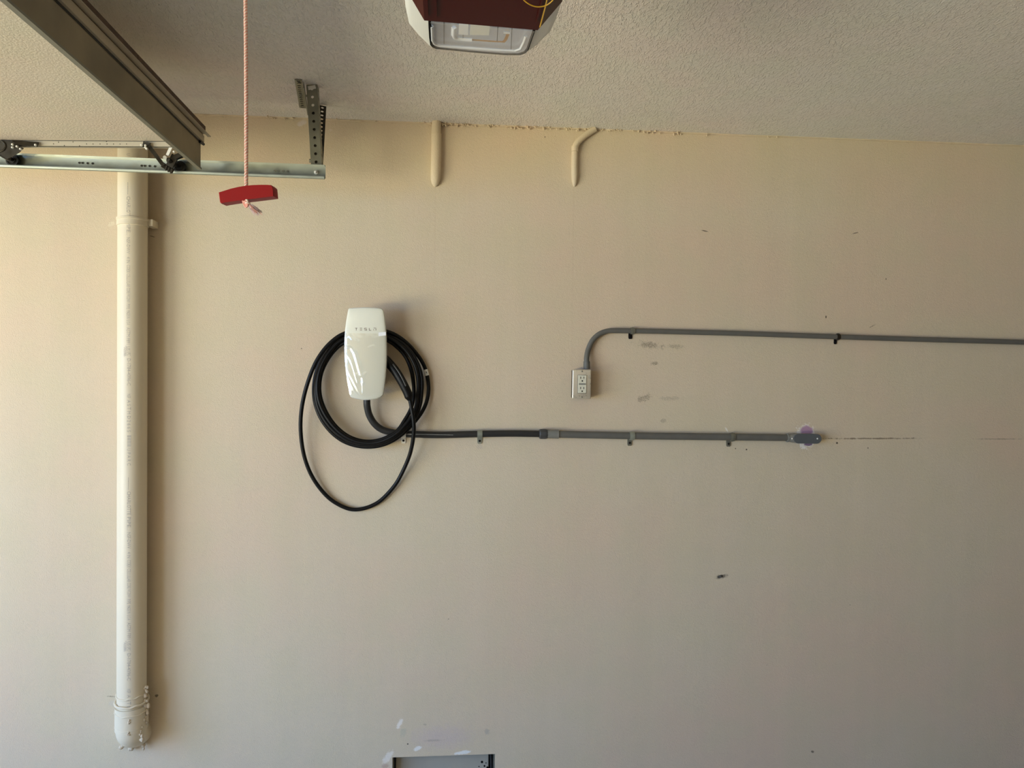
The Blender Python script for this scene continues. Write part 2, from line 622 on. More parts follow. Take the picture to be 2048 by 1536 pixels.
b = MB()
b.box(((XL + XR) / 2, YF / 2, H + .05), (XR - XL + .3, -YF + .3, .1))
b.build('ceiling', M_ceil, kind='structure')
b = MB()
b.box(((XL + XR) / 2, YF / 2, -.05), (XR - XL + .3, -YF + .3, .1))
b.build('floor', M_floor, kind='structure')
b = MB()
b.box((-7.4, -2.6, -.06), (7.6, 12, .1))
b.build('driveway', M_floor, kind='structure')
b = MB()
for y0, y1 in ((0, -.3), (-3.0, -3.3), (-6.1, YF)):
    b.box((XL - .075, (y0 + y1) / 2, H / 2), (.15, abs(y1 - y0), H))
for y0, y1 in ((-.3, -3.0), (-3.3, -6.1)):  # the farther opening is added, unseen, to even the light along the wall
    b.box((XL - .075, (y0 + y1) / 2, (2.2 + H) / 2), (.15, abs(y1 - y0), H - 2.2))
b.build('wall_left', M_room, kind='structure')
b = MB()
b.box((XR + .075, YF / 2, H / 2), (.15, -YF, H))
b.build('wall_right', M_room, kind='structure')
b = MB()
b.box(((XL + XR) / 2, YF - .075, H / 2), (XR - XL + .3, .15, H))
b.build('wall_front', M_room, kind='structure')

# uneven bead of caulk and paint along the joint of wall and ceiling
b = MB()
pts, rad = [], []
x = -1.9
while x < 2.6:
    pts.append((x, -.001, H - .001 - 0.003 * mnoise.noise((x * 4, 3, 0))))
    rad.append(.0035 + .003 * abs(mnoise.noise((x * 22, 0, 5))) + (.004 * max(0, mnoise.noise((x * 60, 1, 9)))))
    x += .01
b.tube(pts, rad, 6)
for i in range(170):
    xx = random.uniform(-.1, .9) if i < 130 else random.uniform(-.9, 1.4)
    c = Vector((xx, -.004 - random.random() * .01, H - random.random() * .012))
    r = random.uniform(.0015, .0045)
    b.rings([circle3(c + Vector((0, 0, r)), r * .4, (0, 0, 1), 5), circle3(c, r, (0, 0, 1), 5), circle3(c - Vector((0, 0, r)), r * .3, (0, 0, 1), 5)])
b.build('trim_1', M_stub, smooth=True, kind='structure')

# ------------------------------------------------------------------ vent in the low wall niche
dvx = (nl + nr) / 2
vent = thing('flood_vent', 'grey flood vent set in the recess low in the tan wall', 'vent', (dvx, .02, nbot))
b = MB()
t = .003
W = nr - nl
b.box((nl + t / 2 + .001, .07, (nbot + ntop) / 2), (t, .12, .205))
b.box((nr - t / 2 - .001, .07, (nbot + ntop) / 2), (t, .12, .205))
b.box((dvx, .07, ntop - t / 2 - .001), (W - .004, .12, t))
b.box((dvx, .07, nbot + t / 2 + .001), (W - .004, .12, t))
b.build('frame', M_galvd, vent)
b = MB()
b.box((dvx - .006, .05, (nbot + ntop) / 2), (W - .030, .012, .204))
b.build('vent_door', M_ventg, vent, bevel=.003)
b = MB()
b.box((dvx, .13, (nbot + ntop) / 2), (W - .01, .004, .204))
b.build('back_panel', M_gask, vent)
b = MB()
zc, hh = (nbot + ntop) / 2, .096
for xx, s_ in ((nr - .018, 1), (nl + .008, -1)):
    b = MB()
    pts = []
    for k in range(13):
        a = -pi / 2 + pi * k / 12
        pts.append((xx + s_ * .006 * (cos(a) ** .5 if cos(a) > 0 else 0), .03, zc + hh * sin(a) * .99))
    b.tube(pts, .0042, 8)
    b.build('gasket', M_gask, vent, smooth=True)
b = MB()
for (px, py, r) in ((964, 1524, 2.6), (969, 1532, 2.0), (972, 1526, 1.2), (958, 1533, 1.2), (975, 1535, 2.5)):
    p = PY(px, py, .0435)
    b.rings([circle3(p, r / 520, (0, 1, 0), 7), circle3(p + Vector((0, .0008, 0)), r / 520, (0, 1, 0), 7)])
b.build('grime_speck', M_hole, vent, kind='stuff')

# ------------------------------------------------------------------ drain pipe
pcx = (PY(237, 900, -.055).x + PY(293.5, 900, -.055).x) / 2
PR = (PY(293.5, 900, -.055).x - PY(237, 900, -.055).x) / 2
pcy = -.006 - PR - .004
zb = PY(265, 1452, pcy).z
pipe = thing('drain_pipe', 'thick cream drain pipe running down the left of the wall', 'pipe', (pcx, pcy, zb))
b = MB()
n = 48
b.rings([circle3((pcx, pcy, z), PR, (0, 0, 1), n) for z in (zb - .02, zb + .3, zb + 1, H - .001)])
b.build('pipe_shaft', M_pvc, pipe, smooth=True)
# strap ring near the top
zt = PY(265, 434, pcy - PR).z
zt2 = PY(265, 446, pcy - PR).z
b = MB()
b.rings([circle3((pcx, pcy, z), r, (0, 0, 1), n) for z, r in ((zt + .004, PR + .0005), (zt + .003, PR + .004), (zt - .004, PR + .0045), (zt - .005, PR + .0025), (zt2 + .002, PR + .003), (zt2 - .003, PR + .0035), (zt2 - .004, PR))], cap0=False, cap1=False)
b.box((pcx + PR + .008, pcy + .03, (zt + zt2) / 2 + .002), (.02, .055, .024))
b.box((pcx - PR - .004, pcy + .035, (zt + zt2) / 2 - .002), (.012, .045, .024))
b.build('pipe_strap', M_pvc, pipe, smooth=True)
# elbow turning into the wall
b = MB()
er = PR + .006
ang = [i * pi / 2 / 12 for i in range(13)]
cy, cz = 0.0 + .01, zb - .05
rr = -(pcy) + .01
rings = [circle3((pcx, pcy, zb + .04), er, (0, 0, 1), n), circle3((pcx, pcy, zb - .012), er, (0, 0, 1), n)]


def cring(c, r, a):
    d1, d2 = Vector((1, 0, 0)), Vector((0, cos(a), sin(a)))
    return [Vector(c) + (d1 * cos(2 * pi * i / n) + d2 * sin(2 * pi * i / n)) * r for i in range(n)]


rings = [cring((pcx, pcy, z), er, 0) for z in (zb + .076, zb - .008)]
rings.append(cring((pcx, pcy, zb - .0085), er - .0025, 0))
for a in ang:
    c = (pcx, .01 - rr * cos(a), zb - .016 - rr * .45 * sin(a))
    rings.append(cring(c, (er - .003) * (1 - .08 * sin(a)), a * .95))
b.rings(rings, cap0=True, cap1=True)
b.build('elbow', M_pvc, pipe, smooth=True)


def wavy_ring(z0, r, h, amp, seed, tilt=0.0):
    k = 48
    pts = []
    for i in range(k + 1):
        a = 2 * pi * i / k
        pts.append((pcx + cos(a) * r, pcy + sin(a) * r, z0 + amp * mnoise.noise((cos(a) * 2 + seed, sin(a) * 2, seed)) + tilt * sin(a)))
    return pts


b = MB()
for (py, r, h, amp, sd, tl) in ((1398, PR + .002, .0035, .007, 1, .004), (1412, er + .0012, .0055, .004, 4, .006), (1431, er + .0008, .0032, .005, 8, .004), (1461, er, .0022, .002, 12, .003)):
    b.tube(wavy_ring(PY(265, py, pcy - PR).z, r - h * .3, h, amp, sd, tl), h * .75, 8, wob=.12)
b.build('hub_ring', M_pvc, pipe, smooth=True)
b = MB()
for (px, py, r, dx) in ((293, 1372, 5, 1.0), (291, 1380, 6, 1.0), (288, 1393, 7, .96), (290, 1404, 7, 1.0), (293, 1413, 7, 1.0), (286, 1428, 4, .9), (289, 1440, 4, .93), (284, 1452, 4, .85), (281, 1463, 3.5, .8),
                        (280, 1475, 7, .7), (259, 1444, 4, 0), (256, 1468, 4, -.1), (245, 1489, 8, -.3), (262, 1495, 9, 0), (288, 1494, 6, .6), (236, 1402, 4, -1), (246, 1433, 3, -.5), (240, 1450, 3, -.8), (292, 1424, 5, 1), (292, 1434, 4, 1), (291, 1446, 4, 1)):
    yy = pcy - sqrt(max(0.05, 1 - dx * dx)) * er if py < 1484 else -.02
    p = PY(px, py, yy)
    for k in range(4):
        c = p + Vector((random.uniform(-1, 1), .003, random.uniform(-1.4, 1.4))) * r * .0010
        c.y = p.y + .0015
        rr_ = r * .0019 * random.uniform(.3, .65)
        sq_ = random.uniform(.8, 1.5)
        b.rings([circle3(c + Vector((0, 0, rr_ * sq_ * cos(t_))), rr_ * max(.05, sin(t_)) * random.uniform(.85, 1.1), (0, .1, 1), 10, 0) for t_ in [pi * q_ / 7 for q_ in range(8)]])
b.build('sealant_drip', M_pvcd, pipe, smooth=True, kind='stuff')
# printed line of lettering down the pipe
chunks = [(365, 24, '-------'), (393, 47, 'CHARLOTTE'), (444, 26, 'PIPE..'), (475, 32, 'NSF-DWV'), (514, 12, '4 IN'), (530, 44, 'COEX CELLULAR'), (576, 11, 'CORE'), (589, 16, 'PVC-DWV'), (608, 10, 'PIPE'), (621, 16, 'MADE IN'),
          (640, 10, 'U S A'), (655, 34, 'ASTM F891'), (693, 8, 'US'), (703, 8, 'UPC'), (717, 54, 'D-1784-4396-C'), (788, 8, 'NSF'), (800, 64, 'A S T M D 2 6 6 5'), (897, 34, 'U P A R C')]
b = MB()


def pipe_text(txt, y0, ln, xpx, hgt, bb, per=0):
    vs, fs = text_mesh(txt)
    if not vs:
        return
    mx0, mx1 = min(v[0] for v in vs), max(v[0] for v in vs)
    za, zc_ = PY(265, y0, pcy - PR).z, PY(265, y0 + ln, pcy - PR).z
    xc = PY(xpx, (y0 + ln / 2), pcy - PR * .97).x
    out = []
    for (u, v, _) in vs:
        z = za + (zc_ - za) * (u - mx0) / (mx1 - mx0)
        s_ = (v - .35) / .7 * hgt
        a0 = math.asin(max(-1, min(1, (xc - pcx) / PR)))
        a = a0 + s_ / PR
        out.append((pcx + sin(a) * (PR + .0004), pcy - cos(a) * (PR + .0004), z))
    bb.add(out, fs)


for off in (-590, 0, 590):
    for (y0, ln, tx) in chunks:
        y = y0 + off
        if y > 1400 or y < 60:
            continue
        if 425 < y < 452 and off == 0 and tx != 'PIPE..':
            continue
        if off == -590 and y < 240:
            continue
        b = MB()
        pipe_text(tx, y, ln, 257 if y < 700 else 258, .0115, b)
        b.build('printed_word', M_print, pipe)
    if off >= 0:
        b = MB()
        pipe_text('PZ2080', 692 + off, 20, 252, .0045, b)
        pipe_text('PZ2080', 695 + off, 18, 249, .0045, b)
        b.build('printed_code', M_print, pipe)
b = MB()
for k in range(12):
    z0 = PY(265, 871 + k * 2, pcy - PR).z
    a = math.asin((PY(258, 880, pcy - PR).x - pcx) / PR)
    wdt = .0016 if k % 3 else .0026
    vs = []
    for zz in (z0, z0 - wdt):
        for aa in (a - .12, a + .12):
            vs.append((pcx + sin(aa) * (PR + .0005), pcy - cos(aa) * (PR + .0005), zz))
    b.add(vs, [(0, 1, 3, 2)])
b.build('printed_barcode', M_print, pipe)

# ------------------------------------------------------------------ painted conduit stubs at the ceiling
st1 = thing('conduit_stub', 'straight tan painted conduit stub coming down from the ceiling', 'conduit', PY(870, 372), 'painted conduit stubs at the ceiling')
b = MB()
p = [PY(873, 238, -.016), PY(873, 255, -.016), PY(872, 269, -.016)]
b.tube(p, .0175, 20)
b.build('coupling', M_stub, st1, smooth=True)
b = MB()
yy = [(873, 268, 1), (873, 290, 1), (872.5, 315, 1), (872, 335, 1), (871.5, 350, .98), (871, 360, .9), (870.5, 367, .7), (870, 372, .35)]
b.tube([PY(x, y, -.012 + (.018 * (1 - s_))) for x, y, s_ in yy], [.0195 * s_ for x, y, s_ in yy], 20)
b.build('pipe_end', M_stub, st1, smooth=True)
st2 = thing('conduit_stub', 'curved tan painted conduit stub bending right into the ceiling', 'conduit', PY(1147, 372), 'painted conduit stubs at the ceiling')
b = MB()
b.tube(catmull([PY(1190, 258, -.012), PY(1180, 264, -.013), PY(1167, 273, -.014), PY(1155, 285, -.014), PY(1150, 296, -.014)], 5), .0125, 18)
b.build('bend', M_stub, st2, smooth=True)
b = MB()
b.tube([PY(1150, 293, -.014), PY(1150, 303, -.014)], .0135, 18)
b.build('coupling', M_stub, st2, smooth=True)
b = MB()
yy = [(1149.5, 302, 1), (1149, 330, 1), (1149, 350, 1), (1149, 362, .85), (1149, 369, .6), (1149, 373, .3)]
b.tube([PY(x, y, -.010 + (.014 * (1 - s_))) for x, y, s_ in yy], [.0125 * s_ for x, y, s_ in yy], 18)
b.build('pipe_end', M_stub, st2, smooth=True)
for (px, py, r, st_) in ((887, 246.5, 5, st1), (1185, 263, 3, st2)):
    b = MB()
    p = PY(px, py, -.0005)
    b.rings([[p + Vector((cos(a) * r / 520 * random.uniform(.7, 1.2), d, sin(a) * r / 520 * random.uniform(.7, 1.2))) for a in [k * pi / 5 for k in range(10)]] for d in (-.0008, 0)])
    b.build('paint_gap', M_hole, st_, label='dark gap in the paint')

# ------------------------------------------------------------------ strap builder
def strap(px, py, r, wd, tab_dx, tab_px, yoff, label, m_s, m_t, rot=0.0, flat=False):
    """one-hole strap: saddle over the conduit, tab below it screwed to the wall"""
    c = PY(px, py, yoff)
    s = thing('conduit_strap', label, 'strap', c, 'one-hole straps holding the conduits')
    bb = MB()
    t_ = .0022
    K = 14
    for (rr1, w1) in ((r + t_, wd), (r + t_ + .0012, wd * .35)):
        prof = []
        for k in range(K + 1):
            a = pi * .52 - (pi * 1.06) * k / K
            prof.append((-cos(a) * rr1, sin(a) * rr1))
        inner = [(y_ * r / rr1, z_ * r / rr1) for y_, z_ in prof]
        poly = prof + inner[::-1]
        for x0 in (-w1 / 2,):
            A = [c + Vector((x0, y_, z_)) for y_, z_ in poly]
            B = [p_ + Vector((w1, 0, 0)) for p_ in A]
            n_ = len(A)
            m_ = K + 1
            fs = [(i, (i + 1) % n_, (i + 1) % n_ + n_, i + n_) for i in range(n_)]
            for i in range(K):
                j = n_ - 1 - i
                fs.append((i, i + 1, j - 1, j))
                fs.append((n_ + i, n_ + j, n_ + j - 1, n_ + i + 1))
            bb.add(A + B, fs)
    bb.build('saddle', m_s, s, smooth=True)
    # tab
    bb = MB()
    tw, th = wd * .92, tab_px
    top = c.z - r - .001
    cx_ = c.x + tab_dx
    poly = [(cx_ - tw / 2, top + .002), (cx_ + tw / 2, top + .002), (cx_ + tw / 2, top - th * .75), (cx_ + tw * .35, top - th), (cx_ - tw * .35, top - th), (cx_ - tw / 2, top - th * .75)]
    bb.prism([(x_, -.0035, z_) for x_, z_ in poly], (0, .003, 0))
    bb.build('tab', m_t, s)
    bb = MB()
    sc = Vector((cx_, -.0035, top - th * .55))
    rs = tw * .26
    bb.rings([circle3(sc + Vector((0, d, 0)), rs * f_, (0, 1, 0), 12) for d, f_ in ((0, 1), (-.0015, .95), (-.0028, .6))])
    bb.build('screw', M_screw, s, smooth=True)
    return s


# ------------------------------------------------------------------ lower conduit run
RUN_Y = -.018
run = thing('wall_conduit', 'lower straight grey conduit ending in an oval covered fitting', 'conduit', PY(1094, 868, RUN_Y))
b = MB()
RC = 7.1 / 526
b.tube(catmull([PY(1105, 868.3, RUN_Y), PY(1263, 871.6, RUN_Y), PY(1462, 874, RUN_Y), PY(1580, 875.4, RUN_Y)], 6), RC, 24)
b.build('conduit_pipe', M_gpvc, run, smooth=True)
b = MB()
p0, p1 = PY(1094.5, 868, RUN_Y), PY(1117, 868.5, RUN_Y)
rings = []
for k in range(9):
    f = k / 8
    c = p0.lerp(p1, f)
    rings.append(circle3(c, .0168 if k % 2 == 0 else .0163, (1, 0, 0), 24))
b.rings(rings)
b.build('coupling', M_gpvc2, run, smooth=True)
b = MB()
cpts = [PY(1573, 875.5, RUN_Y), PY(1576, 875.6, RUN_Y), PY(1577, 875.6, RUN_Y), PY(1584, 876, -.02), PY(1590, 876.3, -.022)]
b.tube(cpts, [.0165, .0172, .0155, .0175, .0185], 24)
lc, rc = PY(1592, 876.4, -.02), PY(1629, 876.9, -.02)
rad = 10.0 / 528


def stadium(l, r_, rr_, y, k=10):
    out = []
    for i in range(k + 1):
        a = pi / 2 + pi * i / k
        out.append(Vector((l.x + cos(a) * rr_, y, l.z + sin(a) * rr_)))
    for i in range(k + 1):
        a = -pi / 2 + pi * i / k
        out.append(Vector((r_.x + cos(a) * rr_, y, r_.z + sin(a) * rr_)))
    return out


b.rings([stadium(lc, rc, rad * .93, -.0005), stadium(lc, rc, rad * .97, -.034), stadium(lc, rc, rad * .95, -.037)])
b.build('fitting_body', M_gpvc2, run, smooth=True)
b = MB()
b.rings([stadium(lc, rc, rad, -.037), stadium(lc, rc, rad, -.0395), stadium(lc, rc, rad * .95, -.0405)])
b.build('fitting_cover', M_cover, run, smooth=True)
for px, py in ((1584.5, 877.3), (1635, 877.3)):
    b = MB()
    c = PY(px, py, -.0405)
    b.rings([circle3(c + Vector((0, d, 0)), r, (0, 1, 0), 12) for d, r in ((0, .0034), (-.0012, .003), (-.002, .0018))])
    b.build('screw', M_zinc, run, smooth=True)

# flexible conduit from the charger
flex = thing('flexible_conduit', 'charcoal flexible conduit curving from under the white charger to the grey conduit', 'conduit', PY(900, 869, RUN_Y))
b = MB()
fp = [(733.8, 788, -.045), (733.8, 803, -.044), (734.6, 814, -.04), (739, 831, -.032), (749.5, 848, -.026), (765, 859.6, -.021), (787, 865.3, -.018), (808, 867.6, RUN_Y), (832, 868.7, RUN_Y), (863, 869.7, RUN_Y), (894, 869.7, RUN_Y),
      (938, 868.5, RUN_Y), (973, 867.6, RUN_Y), (1026, 867, RUN_Y), (1082, 867.8, RUN_Y)]
cp = catmull([PY(*q_) for q_ in fp], 8)
b.tube(cp, 6.7 / 526, 20)
b.build('flex_tube', M_flex, flex, smooth=True)
b = MB()
c = [PY(x, 868, RUN_Y) for x in (1078.5, 1080, 1082, 1090, 1092, 1094.8)]
b.tube(c, [.0160, .0185, .019, .019, .0185, .0172], 10)
b.build('compression_nut', M_nut, flex)
# dotted printed line on the flexible conduit
b = MB()
x = 811
while x < 906:
    yy_ = 868.3 + (x - 811) * .018
    p = PY(x, yy_, RUN_Y - .0128)
    ln = .0035 if x < 828 else .0014
    b.box(p, (ln, .0004, .0011))
    x += 1.9 if x < 828 else 1.55
b.build('printed_line', M_tag, flex, kind='stuff', label='dotted white printed line')

# upper conduit and outlet
UY = -.014
RU = 5.25 / 524
up = thing('wall_conduit', 'upper thin grey conduit bending up from the outlet and running right', 'conduit', PY(1173, 735, UY))
b = MB()
up_pts = [(1173.4, 727, -.024), (1173.3, 715, -.021), (1176.7, 698.6, UY), (1184.5, 681.6, UY), (1196, 669.9, UY), (1210, 663.4, UY), (1226, 661.4, UY), (1264, 661.8, UY), (1350, 663.6, UY), (1480, 667, UY), (1600, 671.2, UY), (1740, 675.8, UY),
          (1900, 680.5, UY), (2050, 684.6, UY), (2200, 688.5, UY)]
b.tube(catmull([PY(*q_) for q_ in up_pts], 8), RU, 20)
b.build('conduit_pipe', M_gpvc, up, smooth=True)
b = MB()
cc = [PY(1173.4, y, -.026) for y in (738, 728, 726, 724.5, 722.5)]
b.tube(cc, [.0128, .0126, .0122, .0126, .0118], 20)
b.build('coupling', M_gpvc, up, smooth=True)

strap(807, 867.6, .0128, .0185, -.001, .0235, RUN_Y, 'shiny silver strap tab mostly hidden behind the black cable coil', M_zinc, M_zinc)
strap(959.5, 868.4, .0128, .019, .0005, .0235, RUN_Y, 'silver strap on the charcoal flexible conduit right of the coil', M_galv, M_galv)
strap(1263.5, 871.7, RC + .0005, .019, -.004, .0245, RUN_Y, 'grey strap on the lower conduit, nearer the coupling', M_galv, M_galvd)
strap(1464, 874.1, RC + .0005, .019, -.008, .0235, RUN_Y, 'grey strap on the lower conduit, nearer the oval fitting', M_galvd, M_galvd)
strap(1265, 661.8, RU + .0005, .016, -.0055, .019, UY, 'dark strap on the upper conduit just past its bend', M_galvd, M_screw)
strap(1675.5, 673.6, RU + .0005, .012, -.0035, .017, UY, 'small dark strap far along the upper conduit toward the right edge', M_dark, M_screw)

# ------------------------------------------------------------------ outlet
OY = -.05
oc = PY(1163.3, 768.3, OY)
outlet = thing('wall_outlet', 'pale steel outlet box with double receptacle below the upper conduit', 'outlet', (oc.x, 0, oc.z))
pw, ph = (PY(1182, 768, OY).x - PY(1144.7, 768, OY).x), (PY(1163, 739, OY).z - PY(1163, 797.5, OY).z)
tl = Matrix.Rotation(radians(0.35), 3, 'Y')
b = MB()
b.box((oc.x + .001, -.024, oc.z), (pw - .006, .0475, ph - .003), tl)
b.build('box_body', M_dark, outlet, bevel=.003)
b = MB()
hw, hh = pw / 2, ph / 2
rings = []
for (ins, d) in ((0, 0), (0, -.0015), (.001, -.0032), (.0035, -.0042)):
    ring = []
    for sx_, sz_ in ((-1, -1), (1, -1), (1, 1), (-1, 1)):
        for k in range(4):
            a0 = {(-1, -1): pi, (1, -1): 1.5 * pi, (1, 1): 0, (-1, 1): pi / 2}[(sx_, sz_)]
            a = a0 + pi / 2 * k / 3
            rc_ = .0025
            v = Vector((sx_ * (hw - rc_ - ins) + cos(a) * rc_, d, sz_ * (hh - rc_ - ins) + sin(a) * rc_))
            ring.append(Vector((oc.x, OY + .0015, oc.z)) + tl @ v)
    rings.append(ring)
b.rings(rings)
b.build('cover_plate', M_steel, outlet, smooth=True)
fy = OY - .0027
b = MB()
b.box((oc.x + .0012, fy - .0002, oc.z + .0003), (.0338, .0012, .0690), tl)
b.build('face_gap', M_nut, outlet)
b = MB()
b.box((oc.x + .0012, fy - .001, oc.z + .0003), (.0318, .003, .0670), tl)
rec = b.build('receptacle', M_cream, outlet, bevel=.0008)
b = MB()
for s_ in (-1, 1):
    cz_ = oc.z + .0003 + s_ * .0193
    for dx, hgt in ((-.006, .0085), (.0062, .0072)):
        b.box((oc.x + .0012 + dx, fy - .0026, cz_ + .0045), (.0024, .0006, hgt), tl)
    b.rings([circle3((oc.x + .0014, fy - .0023 - e, cz_ - .0075), .0028, (0, 1, 0), 10) for e in (0, .0007)])
b.build('slot', M_hole, rec)
b = MB()
b.box((oc.x + .0012, fy - .0034, oc.z + .0003), (.026, .0022, .0048), tl)
b.build('test_button', M_gpvc2, rec, bevel=.0006)
for s_ in (-1, 1):
    b = MB()
    c = Vector((oc.x + .0008, OY - .0028, oc.z + s_ * .0485))
    b.rings([circle3(c + Vector((0, d, 0)), r, (0, 1, 0), 12) for d, r in ((0, .003), (-.001, .0028), (-.0016, .0016))])
    b.build('screw', M_galvd, outlet, smooth=True)

# ------------------------------------------------------------------ wall charger
FY = -.100
outp = [(696.6, 619), (692.3, 642.5), (689.6, 667.5), (688.8, 689), (689.6, 720.6), (692.7, 752), (696.6, 775), (699.7, 790), (702.6, 794.2), (708, 796.3), (717, 798.3), (732.5, 800), (749.7, 798.2), (757, 796.3), (763, 793.3), (766.9, 787.8),
        (770, 767.5), (772.3, 744), (773.7, 712.8), (773, 673.8), (770.8, 645.6), (767.7, 623.8), (764.5, 618), (758, 616.2), (749.7, 615.4), (731, 614.6), (713.8, 615.4), (702.5, 616.2), (698.5, 617)]
cpt = PY(731.5, 706, FY)
OUT = [PY(x, y, FY) - cpt for x, y in outp]
pol = sorted((atan2(p.z, p.x), sqrt(p.x ** 2 + p.z ** 2)) for p in OUT)
# dense outline by Catmull-Rom through the measured points
dense = catmull(OUT + [OUT[0]], 4)[:-1]
pol = sorted((atan2(p.z, p.x), sqrt(p.x ** 2 + p.z ** 2)) for p in dense)


def Rof(a):
    P_ = [(pol[-1][0] - 2 * pi, pol[-1][1])] + pol + [(pol[0][0] + 2 * pi, pol[0][1])]
    for (a0, r0), (a1, r1) in zip(P_, P_[1:]):
        if a0 <= a <= a1:
            return r0 + (r1 - r0) * (a - a0) / max(1e-9, a1 - a0)
    return P_[0][1]


HWX, HWZ = .082, .176


def surf(x, z):
    """bulge of the faceplate in front of its rim at local x, z"""
    s_ = min(1.0, math.hypot(x, z) / Rof(atan2(z, x))) if (x or z) else 0.0
    edge = .0042 * (1 - s_ ** 14) ** .5
    return edge + .0095 * (1 - .62 * (x / HWX) ** 2 - .38 * (z / HWZ) ** 2)


chg = thing('wall_charger', 'glossy white vehicle wall charger with lettering, mounted inside the black cable coil', 'charger', (cpt.x, 0, cpt.z))
b = MB()
b.rings([[cpt + p * s_ + Vector((0, -surf(p.x * s_ * .9999, p.z * s_ * .9999), 0)) for p in dense] for s_ in (.984, .98, .975, .965, .95, .92, .88, .82, .74, .65, .55, .44, .33, .22, .11, .03)])
b.build('faceplate', M_white, chg, smooth=True)
b = MB()
b.rings([[cpt + p * s_ + Vector((0, d, 0)) for p in dense] for s_, d in ((.983, -.0018), (.99, -.0022), (.998, -.0005), (1.002, .0015), (1.002, .005), (.985, .007))])
b.build('faceplate_edge', M_rimw, chg, smooth=True)


def bodyring(s_, d, zt_=1.0):
    return [Vector((cpt.x + p.x * s_, d, cpt.z + (p.z * s_ if p.z < 0 else p.z * s_ * zt_))) for p in dense]


b = MB()
b.rings([bodyring(.96, FY + .0075), bodyring(.93, FY + .02), bodyring(.72, FY + .03, .55), bodyring(.70, -.02, .55), bodyring(.78, -.012, .6), bodyring(.78, -.0005, .6)])
b.build('charger_body', M_body, chg, smooth=True)
# lettering T E S L A
b = MB()


def stroke(x0, y0, x1, y1, th=1.0):
    p0, p1 = PY(x0, y0, FY - .0115), PY(x1, y1, FY - .0115)
    yy_ = FY - surf((p0 - cpt).x, (p0 - cpt).z) - .0004
    p0.y = p1.y = yy_
    b.beam(p0, p1, (p1 - p0).cross(Vector((0, 1, 0))), th / 680, .0006)


lt, lb_ = 656.2, 660.8
mid = (lt + lb_) / 2
stroke(710.2, lt, 714.6, lt + .1)
stroke(712.4, lt, 712.4, lb_)
for yy_ in (lt, mid, lb_):
    stroke(719.8, yy_, 724.2, yy_)
stroke(729, lt, 733.4, lt)
stroke(729, lt, 729, mid)
stroke(729, mid, 733.4, mid)
stroke(733.2, mid, 733.2, lb_)
stroke(729, lb_, 733.4, lb_)
stroke(738.4, lt, 738.4, lb_)
stroke(738.4, lb_, 742.4, lb_)
stroke(747.4, lt, 751.8, lt)
stroke(747.4, mid, 747.4, lb_)
stroke(751.8, mid - 1.2, 751.8, lb_)
b.build('lettering', M_letter, chg, label='grey raised lettering')
# wrinkled clear film over the lower three quarters
b = MB()
gx, gz = 60, 90
zt_f, zb_f = PY(731, 667, FY).z - cpt.z, PY(731, 799, FY).z - cpt.z
vid = {}
vs = []
folds = [((688, 694), (706, 700), (722, 750), 1.5, .0030), ((692, 708), (703, 722), (716, 765), 1.2, .0022), ((712, 705), (722, 735), (728, 765), 1.9, .0034), ((690, 728), (702, 752), (722, 790), 1.5, .0030),
         ((696, 752), (706, 775), (720, 795), 1.3, .0022), ((726, 765), (727, 780), (726, 797), 1.6, .0022), ((700, 672), (708, 680), (716, 684), 2.2, .0016), ((716, 748), (726, 752), (732, 746), 1.6, .0022), ((738, 696), (745, 693), (748, 692), 1.2, .0012)]
fold3 = []
for a_, b_, c_, wd_, h_ in folds:
    pts = catmull([PY(a_[0], a_[1], FY) - cpt, PY(b_[0], b_[1], FY) - cpt, PY(c_[0], c_[1], FY) - cpt], 8)
    fold3.append(([(p.x, p.z) for p in pts], wd_ / 560, h_))


def segd(px, pz, pts):
    best = 9
    for (x0, z0), (x1, z1) in zip(pts, pts[1:]):
        dx, dz = x1 - x0, z1 - z0
        t_ = max(0, min(1, ((px - x0) * dx + (pz - z0) * dz) / (dx * dx + dz * dz + 1e-12)))
        d = math.hypot(px - x0 - dx * t_, pz - z0 - dz * t_)
        best = min(best, d)
    return best


grid = []
for j in range(gz + 1):
    row = []
    z = zt_f + (zb_f - zt_f) * j / gz
    # half width at this height: march out
    hwL = next((k * .0005 for k in range(1, 200) if math.hypot(k * .0005, z) > Rof(atan2(z, -k * .0005))), .08)
    hwR = next((k * .0005 for k in range(1, 200) if math.hypot(k * .0005, z) > Rof(atan2(z, k * .0005))), .08)
    for i in range(gx + 1):
        x = (-hwL + (hwL + hwR) * i / gx) * .975
        d = surf(x, z) + .0002 + .0004 * min(1, j / 6)
        for pts, wd_, h_ in fold3:
            q_ = segd(x, z, pts) / (wd_ * 1.5)
            if q_ < 3:
                d += h_ * .62 * math.exp(-q_ * q_)
        d += .0003 * mnoise.noise((x * 60, z * 40, 2))
        row.append(len(vs))
        vs.append(cpt + Vector((x, -d, z)))
    grid.append(row)
fs = [(grid[j][i], grid[j][i + 1], grid[j + 1][i + 1], grid[j + 1][i]) for j in range(gz) for i in range(gx)]
b.add(vs, fs)
b.build('protective_film', M_film, chg, smooth=True, label='wrinkled clear protective film')

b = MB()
q0 = [PY(757.5, 665, FY - .010), PY(771.8, 664, FY - .008), PY(772, 671, FY - .008), PY(757, 672.5, FY - .010)]  # raised white strip standing in for a window reflection on the faceplate
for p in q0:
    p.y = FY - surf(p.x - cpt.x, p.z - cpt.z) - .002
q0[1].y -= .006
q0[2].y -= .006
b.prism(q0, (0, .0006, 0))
b.build('reflection_strip', M_lensw, chg, label='bright strip shaped as a window reflection')

